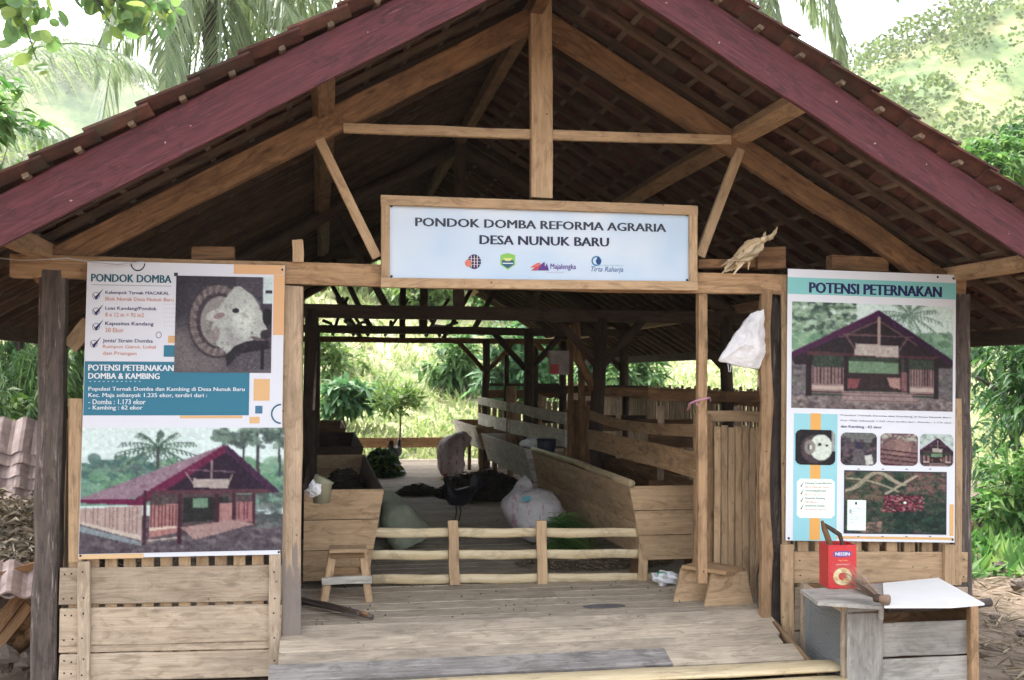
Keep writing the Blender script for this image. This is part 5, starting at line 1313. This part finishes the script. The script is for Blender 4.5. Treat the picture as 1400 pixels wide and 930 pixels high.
def tree(name, base, cen, r, ncl, per, L, asp, droop, mat, label, cat, group=None, seed=0, trunk=.12, lumps=8, limbs=6, bark=None):
    bark = bark or W['log']; base = Vector(base); cen = Vector(cen)
    t = thing(name, base, label, cat, group)
    random.seed(seed); np.random.seed(seed)
    top = base.lerp(cen, .85)
    tube('trunk', logpts(base + Vector((0, 0, -.3)), top, 5, trunk * .8), [trunk * (1.15 - .13 * i) for i in range(6)], bark, t, rough=.06)
    for k in range(limbs):
        s_ = base.lerp(cen, rnd(.45, .85)); e = cen + Vector((rnd(-.7, .7) * r[0], rnd(-.7, .7) * r[1], rnd(-.3, .7) * r[2]))
        tube('limb', [s_, s_.lerp(e, .5) + Vector((rnd(-.1, .1), rnd(-.1, .1), rnd(.0, .2))) * r[2] * .5, e], [trunk * .45, trunk * .3, trunk * .08], bark, t, seg=6)
    p, d = blob_points(cen, r, ncl, lumps, seed=seed)
    p[:, 2] = np.maximum(p[:, 2], base.z + .05)
    v, f = whorls(p, per, L, asp, droop, d)
    me = npmesh(v - np.array(base), f, mat); ob('crown', me, Matrix.Translation(base), t)
    return t
LF = dict(
    mango=leafmat('mango_leaf', (.018, .055, .018), (.04, .11, .03), (.10, .20, .06), .35, .4),
    bright=leafmat('bright_leaf', (.05, .13, .035), (.10, .21, .06), (.22, .31, .10), .45),
    pale=leafmat('pale_leaf', (.12, .19, .07), (.22, .29, .11), (.38, .38, .18), .4),
    teal=leafmat('bluish_leaf', (.05, .12, .06), (.09, .19, .09), (.16, .28, .13), .4),
    shrub=leafmat('shrub_leaf', (.07, .13, .04), (.13, .21, .06), (.22, .30, .10), .4),
    palm=leafmat('palm_leaflet', (.17, .22, .14), (.27, .33, .22), (.40, .43, .30), .45, .35),
    bamboo=leafmat('bamboo_leaf', (.06, .12, .045), (.11, .20, .08), (.18, .28, .12), .4),
    grass=leafmat('bank_grass', (.17, .24, .09), (.33, .36, .19), (.54, .49, .34), .4),
)
def at(px, py, Y): return U(px, py, Y)
def gnd(px, Y):
    p = U(px, 517, Y); return Vector((p.x, Y, hz(p.x, Y)))

# palms ------------------------------------------------------------
def frond_mesh(elev, L, seed, dro=1.0, nl=74):
    rs = np.random.RandomState(seed); vs = []; fs = []
    pts = []; x = z = 0.0; a = elev; N = 26
    for i in range(N + 1):
        pts.append(Vector((x, .06 * math.sin(i * .2 + seed), z))); t = i / N
        a -= (.020 + .075 * t) * dro * (1.2 if a > -1.3 else .1); x += math.cos(a) * L / N; z += math.sin(a) * L / N
    me = tube_mesh(pts, [.035 * (1 - .85 * i / N) + .003 for i in range(N + 1)], None, seg=5)
    vs = [v.co.copy() for v in me.vertices]; fs = [tuple(p.vertices) for p in me.polygons]; bpy.data.meshes.remove(me)
    for i in range(nl):
        t = .14 + .86 * i / nl; k = t * N; j = min(int(k), N - 1); p = pts[j].lerp(pts[j + 1], k - j); d = (pts[j + 1] - pts[j]).normalized()
        for s_ in (-1, 1):
            ll = (.25 + .85 * math.sin(PI * min(1, t * .9 + .12)) ** .7) * rs.uniform(.8, 1.1) * L / 4
            out = Vector((0, s_, 0)) * rs.uniform(.45, .8) + d * rs.uniform(.45, .9) + Vector((0, 0, -rs.uniform(.25, .8)))
            out.normalize(); q1 = p + out * ll * .5; o2 = (out + Vector((0, 0, -.75))).normalized(); q2 = q1 + o2 * ll * .5
            sd_ = out.cross(Vector((s_ * .3, .2, 1))).normalized() * .019 * L / 4
            b_ = len(vs); vs += [p - sd_ * .6, p + sd_ * .6, q1 + sd_, q1 - sd_, q2]; fs += [(b_, b_ + 1, b_ + 2, b_ + 3), (b_ + 3, b_ + 2, b_ + 4)]
    return mesh(vs, fs, LF['palm'])
FR = {}
def frond(e, s):
    if (e, s) not in FR: FR[(e, s)] = frond_mesh(e, 4.2, s)
    return FR[(e, s)]
def coco(crown, base, label, angs, sc=1.0, trunk=.15, seed=0):
    crown, base = Vector(crown), Vector(base); t = thing('coconut_palm', base, label, 'palm tree', 'coconut palms behind the barn')
    random.seed(seed)
    tube('trunk', [base + Vector((0, 0, -.4))] + [base.lerp(crown, i / 8) + Vector((.25 * math.sin(i * .5) * (i / 8 < 1), 0, 0)) * (1 if i < 8 else 0) for i in range(1, 9)], [trunk * 1.3] + [trunk * (1.1 - .04 * i) for i in range(8)], W['log'], t, rough=.04, seg=10)
    for k, (az, e) in enumerate(angs):
        M = Matrix.Translation(crown) @ Matrix.Rotation(math.radians(az) + rnd(-.1, .1), 4, 'Z') @ Matrix.Scale(sc * rnd(.88, 1.1), 4)
        ob('frond', frond(e, k % 3), M, t)
    for k in range(7):
        a_ = k * .9; cpos = crown + Vector((math.cos(a_) * .22, math.sin(a_) * .22, -.25 - .1 * (k % 2)))
        tube('coconut', [cpos + Vector((0, 0, .12)), cpos + Vector((0, 0, .07)), cpos, cpos - Vector((0, 0, .1)), cpos - Vector((0, 0, .13))], [.02, .09, .12, .08, .02], plain('coconut_husk', (.12, .15, .05)), t, seg=10)
ring_ = lambda o, e, n_: [(o + i * 360 / n_, e) for i in range(n_)]
full = ring_(10, 1.0, 5) + ring_(35, .35, 7) + ring_(5, -.25, 7) + ring_(22, -.9, 7)
coco(at(292, -45, 13.5), gnd(290, 13.5), 'big coconut palm behind the left roof slope with long hanging fronds', full, 1.0, seed=2)
coco(at(395, -120, 17), gnd(395, 17), 'taller coconut palm behind the big one, fronds over the roof ridge', full, 1.15, seed=5)
coco(at(1022, -75, 16), gnd(1040, 16), 'coconut palm behind the right roof slope with one drooping frond in view', full, .95, seed=11)
coco(at(-115, 175, 9), gnd(-115, 9), 'coconut palm at the left edge with greyish fronds reaching into view', full, .85, seed=14)

# broadleaf trees ---------------------------------------------------
def leaf_tree(*a, **k): return tree(*a, **k)
# round-leaved branches hanging into the upper left
tb_ = thing('broadleaf_tree', gnd(-420, 3.5), 'tree outside the upper left corner with large round leaves on hanging twigs', 'tree')
bz = gnd(-420, 3.5); tube('trunk', logpts(bz + Vector((0, 0, -.3)), bz + Vector((.3, .2, 6.2)), 6, .08), [.2, .18, .16, .15, .14, .12, .1], W['log'], tb_)
np.random.seed(3); random.seed(3)
cl = []; 
def twig(p, q, n_, sag):
    p, q = Vector(p), Vector(q); pts = [p.lerp(q, i / 6) - Vector((0, 0, sag * math.sin(PI * i / 6) * -1)) for i in range(7)]
    tube('twig', pts, [.02, .018, .016, .013, .011, .008, .005], W['log'], tb_, seg=5)
    for i in range(n_):
        t = .35 + .65 * i / n_; k = t * 6; j = min(5, int(k)); c_ = pts[j].lerp(pts[j + 1], k - j) + Vector((rnd(-.12, .12), rnd(-.12, .12), rnd(-.12, .08))); cl.append(c_)
root_ = bz + Vector((.3, .2, 6.0))
twig(at(-60, -60, 3.5), at(62, 22, 3.3), 26, .1); twig(at(0, -50, 3.5), at(50, 82, 3.4), 24, .05); twig(at(60, -60, 3.5), at(190, 34, 3.4), 30, .1); twig(at(90, -70, 3.6), at(232, 20, 3.5), 30, .1); twig(at(80, -60, 3.7), at(150, 30, 3.3), 22, .05); twig(at(-80, -40, 3.5), at(10, 20, 3.6), 18, .1); twig(at(120, -60, 3.7), at(205, 10, 3.3), 22, .05)
tube('limb', [root_, at(-60, -160, 3.5), at(70, -75, 3.5), at(150, -80, 3.5)], [.10, .08, .05, .03], W['log'], tb_)
p_ = np.array([tuple(c_) for c_ in cl]); P0 = np.repeat(p_, 3, 0) + np.random.randn(len(p_) * 3, 3) * .05; D = np.random.randn(len(P0), 3); D[:, 2] -= .8
P0 = P0[::2]; D = D[::2]; vv = []; ff = []
for p0, d0 in zip(P0, D):
    d0 = Vector(d0).normalized(); s0 = d0.cross(Vector((rnd(-1, 1), rnd(-1, 1), rnd(-.3, 1)))).normalized(); L0 = .17 * rnd(.6, 1.15); n0 = s0.cross(d0); k0 = len(vv); p0 = Vector(p0)
    vv += [p0 + d0 * L0 * .5 - n0 * L0 * .05] + [p0 + d0 * L0 * (.5 - .5 * math.cos(a_)) + s0 * L0 * .40 * math.sin(a_) * (1 if a_ < PI else 1) + n0 * L0 * .07 * abs(math.sin(a_)) for a_ in [i * PI / 5 for i in range(10)]]
    ff += [(k0, k0 + 1 + i, k0 + 1 + (i + 1) % 10) for i in range(10)]
ob('crown', mesh(vv, ff, leafmat('round_leaf', (.09, .17, .07), (.16, .26, .10), (.34, .40, .12), .5)), None, tb_)
# second spray of greener leaves at the left edge
q = at(18, 180, 5.5); tree('broadleaf_shrub', gnd(-30, 5.5), (q.x - .35, 5.5, q.z - .35), (.95, .9, 1.25), 150, 7, .20, .42, .45, LF['bright'], 'bright green broad-leaved sapling at the left edge above the hut', 'tree', seed=21, trunk=.05)
q = at(30, 215, 7.5); tree('broadleaf_shrub', gnd(40, 7.5), (q.x, 7.5, q.z - .9), (1.1, .9, 1.3), 190, 7, .16, .35, .4, LF['pale'], 'pale yellow-green sapling behind the left eave', 'tree', seed=22, trunk=.05)
# mango-like tree at the right, near and far
q = at(1395, 225, 8.5); tree('mango_tree', gnd(1500, 8.5), (q.x + .45, 8.5, q.z - .1), (1.95, 1.5, 1.55), 900, 9, .27, .24, .55, LF['mango'], 'dense mango tree with drooping glossy leaves right of the roof', 'tree', seed=31, trunk=.14, lumps=10)
q = at(1352, 205, 7.4); tree('broadleaf_tree', gnd(1470, 7.4), (q.x + .1, 7.4, q.z - .25), (.95, .9, .85), 260, 8, .20, .30, .45, LF['bright'], 'bright green leafy crown touching the right roof edge, before the mango tree', 'tree', seed=38, trunk=.06)
q = at(1238, 165, 14); tree('broadleaf_tree', gnd(1235, 14), (q.x, 14, q.z - 1.3), (1.3, 1.4, 1.7), 420, 8, .26, .3, .4, LF['bright'], 'bright green tree top just above the right roof edge', 'tree', seed=33, trunk=.1)
q = at(1392, 540, 3.6); tree('mango_tree', gnd(1440, 3.6), (q.x + .45, 3.6, q.z + .25), (.95, .9, 1.25), 300, 9, .20, .26, .5, LF['mango'], 'leafy young mango tree standing right of the outer right post', 'tree', seed=35, trunk=.07)
q = at(1385, 700, 5.5); tree('undergrowth_bush', gnd(1385, 5.5), (q.x + .4, 5.5, .75), (1.3, .8, .75), 220, 7, .2, .42, .3, LF['bright'], 'low bright bush behind the litter at the right edge', 'bush', seed=36, trunk=.04)
q = at(1375, 455, 9); tree('broadleaf_tree', gnd(1400, 9), (q.x, 9, 2.2), (2.2, 1.5, 2.0), 380, 8, .22, .3, .4, LF['teal'], 'bluish green tree under the right eave, behind the mango tree', 'tree', seed=37, trunk=.1)
for k, (px, Y, zc, r, mt, lb) in enumerate(((1560, 7, 2.6, (2.0, 1.6, 2.3), 'mango', 'broad mango tree beyond the right edge of the yard'), (1750, 12, 3.2, (2.6, 2.0, 2.9), 'teal', 'tall bluish tree far out on the right side of the yard'),
        (1500, 18, 2.5, (2.6, 1.8, 2.4), 'bright', 'bright tree at the back right corner of the yard'), (-330, 9, 2.6, (2.2, 1.8, 2.4), 'shrub', 'green tree beyond the left edge of the yard'), (-180, 15, 2.6, (2.4, 1.8, 2.5), 'teal', 'bluish tree at the back left corner of the yard'))):
    q = gnd(px, Y); tree('broadleaf_tree', q, (q.x, Y, q.z + zc), r, 420, 8, .26, .3, .4, LF[mt], lb, 'tree', seed=120 + k, trunk=.12)
# left: bamboo-like ferny plants and bushes under the eave
for k, (px, Y, h_, sd2, mt, lb) in enumerate(((20, 6.0, 3.0, 41, 'bamboo', 'clump of fine drooping bamboo under the left eave'), (85, 8.0, 2.9, 42, 'bamboo', 'second bamboo clump seen between post and poster'), (-30, 7.5, 3.4, 43, 'teal', 'bluish bamboo clump at the left edge'))):
    g_ = gnd(px, Y); t = thing('bamboo_clump', g_, lb, 'bamboo'); random.seed(sd2); np.random.seed(sd2); C_ = []; Dd = []
    for s_ in range(13):
        az = rnd(0, 2 * PI); sp = rnd(.5, 1.3); pts = [g_ + Vector((math.cos(az) * sp * (i / 6) ** 2, math.sin(az) * sp * (i / 6) ** 2, h_ * (1.15 * i / 6 - .35 * (i / 6) ** 3))) for i in range(7)]
        tube('culm', pts, [.016 - .002 * i for i in range(7)], plain('green_culm', (.12, .16, .05)), t, seg=5)
        for i in range(60):
            u = rnd(.3, 1) * 6; j = min(5, int(u)); C_.append(pts[j].lerp(pts[j + 1], u - j)); Dd.append((math.cos(az) + rnd(-.7, .7), math.sin(az) + rnd(-.7, .7), rnd(-.6, .2)))
    P0 = np.repeat(np.array([tuple(c_) for c_ in C_]), 3, 0) + np.random.randn(len(C_) * 3, 3) * .05; D = np.repeat(np.array(Dd), 3, 0) + np.random.randn(len(P0), 3) * .4
    v, f = leaves(P0, D, .24 * np.random.uniform(.6, 1.2, len(P0)), .13, .6); ob('foliage', npmesh(v - np.array(g_), f, LF[mt]), Matrix.Translation(g_), t)
for (px, Y, zc, r, mt, sd2, lb) in ((40, 4.6, .85, (.9, .6, .8), 'bright', 51, 'bright weedy bush beneath the faded tile hut'), (75, 6.5, 1.2, (.8, .7, 1.1), 'shrub', 52, 'green bush beside the outer left post'), (-30, 5.5, 1.2, (1.0, .8, 1.2), 'shrub', 53, 'bush at the left edge behind the rubble heap'),
                               (100, 10, 1.5, (1.6, 1.0, 1.5), 'bright', 54, 'bright thicket seen through the gap left of the poster')):
    q = gnd(px, Y); tree('undergrowth_bush', q, (q.x, Y, zc), r, 200, 7, .17, .4, .3, LF[mt], lb, 'bush', seed=sd2, trunk=.03)
# behind the barn
q = gnd(548, 17.2); tree('sapling', q, (at(548, 545, 17.2).x, 17.2, at(548, 548, 17.2).z), (.78, .7, .72), 95, 7, .24, .30, -.1, LF['shrub'], 'young bushy sapling with upright leaves standing beyond the rear rail', 'tree', seed=61, trunk=.03, limbs=9)
for (px, py, Y, r, n_, L, mt, sd2, lb, nm) in (
        (470, 545, 19, (1.2, .8, .55), 110, .42, 'teal', 71, 'low big-leaved taro patch left of the sapling', 'taro_plant'),
        (455, 480, 24, (1.6, 1, .9), 120, .34, 'shrub', 72, 'loose green bush on the bank at the left of the opening', 'bank_bush'),
        (620, 490, 23, (1.3, 1.0, 1.3), 150, .4, 'bamboo', 73, 'feathery bush on the bank right of the sapling', 'bank_bush'),
        (700, 500, 19, (1.6, 1.2, 1.3), 260, .36, 'teal', 74, 'dense leafy tree behind the rear right corner', 'bank_tree'),
        (745, 480, 21, (1.5, 1.2, 1.3), 240, .36, 'bright', 75, 'bright leafy tree behind the rear right post', 'bank_tree'),
        (800, 520, 19, (1.2, 1.0, 1.4), 200, .34, 'teal', 76, 'dark leafy bush seen between the pen posts', 'bank_bush'),
        (870, 505, 17, (1.4, 1.0, .8), 140, .34, 'bamboo', 77, 'palm-leaved bush seen above the right slat wall', 'bank_bush'),
        (590, 410, 30, (2.4, 1.4, 1.0), 150, .45, 'shrub', 78, 'bush high on the bank above the aisle', 'bank_bush'),
        (500, 405, 32, (2.6, 1.4, 1.0), 150, .45, 'pale', 79, 'pale bush high on the bank at the left', 'bank_bush'),
        (690, 415, 30, (2.2, 1.4, 1.1), 150, .45, 'bright', 80, 'bright bush high on the bank at the right', 'bank_bush')):
    q = at(px, py, Y); g_ = Vector((q.x, Y, hz(q.x, Y))); tree(nm, g_, (q.x, Y, max(q.z, g_.z + r[2] * .6)), r, n_, 7, L, .34, .35, LF[mt], lb, 'bush' if 'bush' in nm else ('plant' if 'taro' in nm else 'tree'), seed=sd2, trunk=.05)
# scrub and grass on the bank
np.random.seed(5); N = 15000
Y_ = 13.4 + 32 * np.random.uniform(0, 1, N) ** 1.5; PXc = np.random.uniform(-200, 1500, N)
X_ = (PXc - 435) / 1420 * (Y_ + 6.9); Z_ = np.array([hz(a, b) for a, b in zip(X_, Y_)])
keep = ~((X_ > -2.2) & (X_ < 5.2) & (Y_ < 13.6))
P_ = np.stack([X_, Y_, Z_], 1)[keep]; sc_ = (.5 + .03 * (P_[:, 1])) 
P0 = np.repeat(P_, 6, 0) + np.random.randn(len(P_) * 6, 3) * [.12, .12, .01]; D = np.random.randn(len(P0), 3) * .55; D[:, 2] = np.abs(D[:, 2]) + .55
v, f = leaves(P0, D, np.repeat(sc_, 6) * np.random.uniform(.15, .55, len(P0)), .14, .3)
g_ = ob('bank_grass', npmesh(v, f, LF['grass'])); tag(g_, 'tall mixed green and straw-coloured grass covering the bank behind the barn', 'grass', kind='stuff')
# far scrub on the hills: many small crowns, one mass
np.random.seed(9); N = 6500
th_ = np.random.uniform(-.50, .62, N); d_ = np.random.uniform(60, 430, N); X_ = np.tan(th_ + .18) * d_; Y_ = d_ - 6.9
Z_ = np.array([hz(a, b) for a, b in zip(X_, Y_)]); cov = np.array([mnoise.noise(Vector((a * .02, b * .02, 7))) for a, b in zip(X_, Y_)])
pxx = 435 + 1420 * X_ / (Y_ + 6.9); k_ = (cov > -.30) & (((pxx > 1000) & (pxx < 1600)) | ((pxx > -250) & (pxx < 380))); P_ = np.stack([X_, Y_, Z_], 1)[k_]; s_ = (np.random.uniform(1.2, 3.2, len(P_)) * (1 + P_[:, 1] / 300))
P0 = np.repeat(P_, 90, 0); R_ = np.repeat(s_, 90); dd = np.random.randn(len(P0), 3); dd /= np.linalg.norm(dd, axis=1)[:, None]; dd[:, 2] = np.abs(dd[:, 2]) * 1.1
P0 = P0 + dd * R_[:, None] * .8; D = dd + np.random.randn(len(P0), 3) * .6
v, f = leaves(P0, D, R_ * .18, .8, .1); g_ = ob('hill_woods', npmesh(v, f, leafmat('far_crown', (.07, .11, .04), (.13, .18, .07), (.24, .27, .11), .3))); tag(g_, 'scattered far trees and scrub on the hazy hillsides', 'woods', kind='stuff')
# a few real trees on the right hill
for k, (px, Y) in enumerate(((1330, 70), (1290, 84), (1365, 60), (1215, 90), (1180, 100), (1395, 75), (1150, 84), (1255, 76))):
    g_ = gnd(px, Y); h_ = 5.5 + 1.5 * (k % 3)
    tree('hillside_tree', g_, g_ + Vector((0, 0, h_ * .75)), (h_ * .42, h_ * .42, h_ * .4), 520, 6, .34, .5, .3, LF['pale' if k % 3 else 'teal'], ['slender pale tree low on the bright right hillside, nearest the mango tree', 'pale tree halfway up the bright right hillside', 'bluish tree at the right edge of the bright hillside', 'pale tree on the shoulder of the right hillside', 'small far tree where the right hill meets the sky', 'broad pale tree at the foot of the right hillside', 'hazy tree beside the drooping palm frond on the right', 'pale hillside tree just above the tiles of the right roof'][k], 'tree', 'trees on the right hillside', seed=90 + k, trunk=.16)

# litter on the ground right and left
def scatter(name, boxx, boxy, n_, L, asp, mat, label, cat, seed, zoff=.01, flat=.15, keepf=None):
    np.random.seed(seed); X = np.random.uniform(*boxx, n_); Yq = np.random.uniform(*boxy, n_)
    if keepf is not None: kk = keepf(X, Yq); X, Yq = X[kk], Yq[kk]
    P0 = np.stack([X, Yq, np.array([hz(a, b) for a, b in zip(X, Yq)]) + zoff], 1); D = np.random.randn(len(P0), 3); D[:, 2] = np.abs(D[:, 2]) * flat
    v, f = leaves(P0, D, L * np.random.uniform(.3, 1.3, len(P0)), asp, 0); o = ob(name, npmesh(v, f, mat)); return tag(o, label, cat, kind='stuff')
scatter('litter', (4.8, 9.5), (-3.5, 9), 11000, .22, .09, DRY, 'dry sticks and dead leaves littering the soil right of the barn', 'litter', 1)
scatter('litter', (-7, -1.8), (-2.5, 6), 6000, .20, .09, DRY, 'dry sticks and leaves on the soil left of the barn', 'litter', 2)
scatter('litter', (-1.8, 4.8), (-4, .1), 3500, .10, .1, DRY, 'small straw bits on the soil before the ramp', 'litter', 3)
scatter('weeds', (5.2, 10), (3.5, 9), 5000, .30, .25, LF['bright'], 'low green weeds at the edge of the littered soil', 'weeds', 4, flat=1.2)
scatter('weeds', (-7, -2.6), (2.8, 9), 5000, .30, .22, LF['bright'], 'low green weeds behind the rubble heap', 'weeds', 6, flat=1.2)
random.seed(77)
fl = thing('fallen_log', gnd(1388, 4.2), 'broken log lying before the bushes at the right edge', 'log')
a_ = G(1352, 640, .12); tube('log_body', logpts((6.25, 3.9, .22), (7.6, 4.4, .42), 5, .03), [.10, .11, .10, .11, .10, .09], W['brown'], fl, rough=.06, seg=10); tube('log_stub', [(6.9, 4.1, .33), (7.05, 3.8, .62)], [.05, .03], W['brown'], fl)
for k, (px, py, s_) in enumerate(((1366, 776, .08), (1392, 802, .09), (1385, 738, .18), (1371, 715, .16), (1398, 868, .06), (1358, 845, .045))):
    q = G(px, py, .02); o = crumple('stone', q + Vector((0, 0, s_ * .3)), s_, s_ * .8, s_ * .6, STONE if k not in (2, 3) else W['dark'], None, seed=k * 3, n=7, amp=.5)
    tag(o, ('flat brownish stone among the sticks right of the post', 'pale rounded stone at the right edge', 'dark charred lump before the bushes', 'smaller dark charred lump nearer the post', 'small stone at the lower right corner', 'little stone beside the outer right post')[k], 'stone')
# palm of dark burnt stuff at right
c0 = G(1388, 735, .02); heap('charred_heap', (c0.x + .3, c0.y + .6, .03), .8, .6, .62, DUNG, 2200, .16, 'dark charred brush heap below the mango tree at the right', 'heap', 14)
# left: hut with faded wave tiles, rubble heap, stack of boards and logs
FT = tile_mat(); 
m, n, l, b = newmat('faded_tile', .9); v_ = coords(n, l, (1, 1, 1)); l.new(ramp(n, l, noise(n, l, v_, 7, 5, .4, .65), [(.3, (.15, .11, .10)), (.55, (.27, .21, .195)), (.75, (.36, .30, .28))]), b.inputs['Base Color']); FADE = m
hut = thing('tile_stack', gnd(-40, 2.6), 'stack of faded pinkish wavy roof tiles on short posts at the left edge', 'tile stack')
fm = tmesh.copy(); fm.materials.clear(); fm.materials.append(FADE); fm.name = 'faded_tile'
hb_ = U(41, 652, 2.6)
for r in range(6):
    for c_ in range(9):
        M = Matrix(((0, -1, 0), (-1, 0, 0), (0, 0, -1))).transposed().to_4x4()
        x = Vector((.10, -.60, -.79)).normalized(); y = Vector((-1, 0, 0)); z = x.cross(y)
        M = Matrix((x, y, z)).transposed().to_4x4(); M = M @ Matrix.Rotation(.05, 4, 'Y') @ Matrix.Diagonal((1, 1, 1.1, 1)); M.translation = Vector((hb_.x - c_ * .205 + .015 * (r % 2) + rnd(-.008, .008), hb_.y + .055 * (5 - r) + .12, hb_.z + .100 * (6 - r) - .06 + rnd(-.008, .008) - .05))
        ob('roof_tile', fm, M, hut)
for x in (hb_.x - .12, hb_.x - 1.6):
    for y in (hb_.y + .25, hb_.y + .95): board('post', (x, y, -.1), (x, y, hb_.z + (y - hb_.y) * .5 - .08), .07, .07, W['brown'], hut)
board('roof_beam', (hb_.x - 1.75, hb_.y + .25, hb_.z + .03), (hb_.x - .02, hb_.y + .25, hb_.z + .03), .08, .06, W['brown'], hut); board('roof_beam', (hb_.x - 1.75, hb_.y + .95, hb_.z + .38), (hb_.x - .02, hb_.y + .95, hb_.z + .38), .08, .06, W['brown'], hut)
c0 = U(12, 760, 1.35)
heap('rubbish_heap', (c0.x - .25, 1.9, .55), 1.0, .75, .64, leafmat('faded_stalks', (.09, .07, .05), (.20, .165, .12), (.34, .29, .22), .1, .9), 7500, .13, 'heap of dry fodder stalks and dead leaves at the left edge', 'heap', 15, wide=.09)
wp = thing('wood_rack', (c0.x, 1.2, 0), 'rough rack of old boards stacked over log ends at the lower left', 'wood stack')
for k, (x0, y0, x1, y1, w, mt) in enumerate(((-20, 795, 50, 775, 14, 'brown'), (-20, 880, 50, 785, 16, 'brown'), (-20, 845, 45, 775, 12, 'dark'), (-25, 905, 46, 810, 22, 'tan'), (-25, 775, 48, 776, 8, 'maroon'), (8, 920, 12, 800, 12, 'dark'))):
    a, b = U(x0, y0, .75 + .05 * k), U(x1, y1, .95 + .05 * k); board('rack_board', a, b, w / 190, .035, W[mt], wp, seg=3, jit=.006)
for r in range(2):
    for c_ in range(5):
        M = Matrix((Vector((.2, -.9, -.3)).normalized(), Vector((-.98, -.2, 0)).normalized(), Vector((.2, -.9, -.3)).normalized().cross(Vector((-.98, -.2, 0)).normalized()))).transposed().to_4x4()
        q = U(46 - c_ * 21, 768 + r * 4, 1.05 - .1 * r); M.translation = q; ob('loose_tile', fm, M, wp)
for k, (px, py, rr) in enumerate(((8, 868, .075), (28, 850, .07), (12, 830, .065), (40, 830, .055), (24, 880, .05), (42, 868, .05), (5, 896, .07))):
    q = U(px, py, 1.05); tube('log', [q, q + Vector((.05, .7, .02))], [rr, rr * .95], W['brown'], wp, seg=12, rough=.05)
for k, (px, py, s_) in enumerate(((14, 832, .12), (8, 900, .11), (34, 905, .08))):
    q = U(px, py, .8); q.z = max(q.z, .05); 
    if k: o = crumple('stone', q, s_, s_ * .8, s_ * .7, STONE, None, seed=40 + k, n=7, amp=.5); tag(o, ('', 'pale stone below the wood rack at the lower left corner', 'small stone beside the outer left post foot')[k], 'stone')

# ------------------------------------------------------------------ thin humid air
hv = bpy.data.materials.new('humid_air'); hv.use_nodes = True; n = hv.node_tree.nodes; n.clear()
o_ = n.new('ShaderNodeOutputMaterial'); pv = n.new('ShaderNodeVolumePrincipled'); pv.inputs['Color'].default_value = (.98, .98, .95, 1); pv.inputs['Density'].default_value = .0003; pv.inputs['Anisotropy'].default_value = .2
hv.node_tree.links.new(pv.outputs[0], o_.inputs['Volume'])
v_, f_ = box_vf((50, 230, 67), (1160, 800, 150)); hz_ = raw('haze', v_, f_, hv); hz_['kind'] = 'stuff'
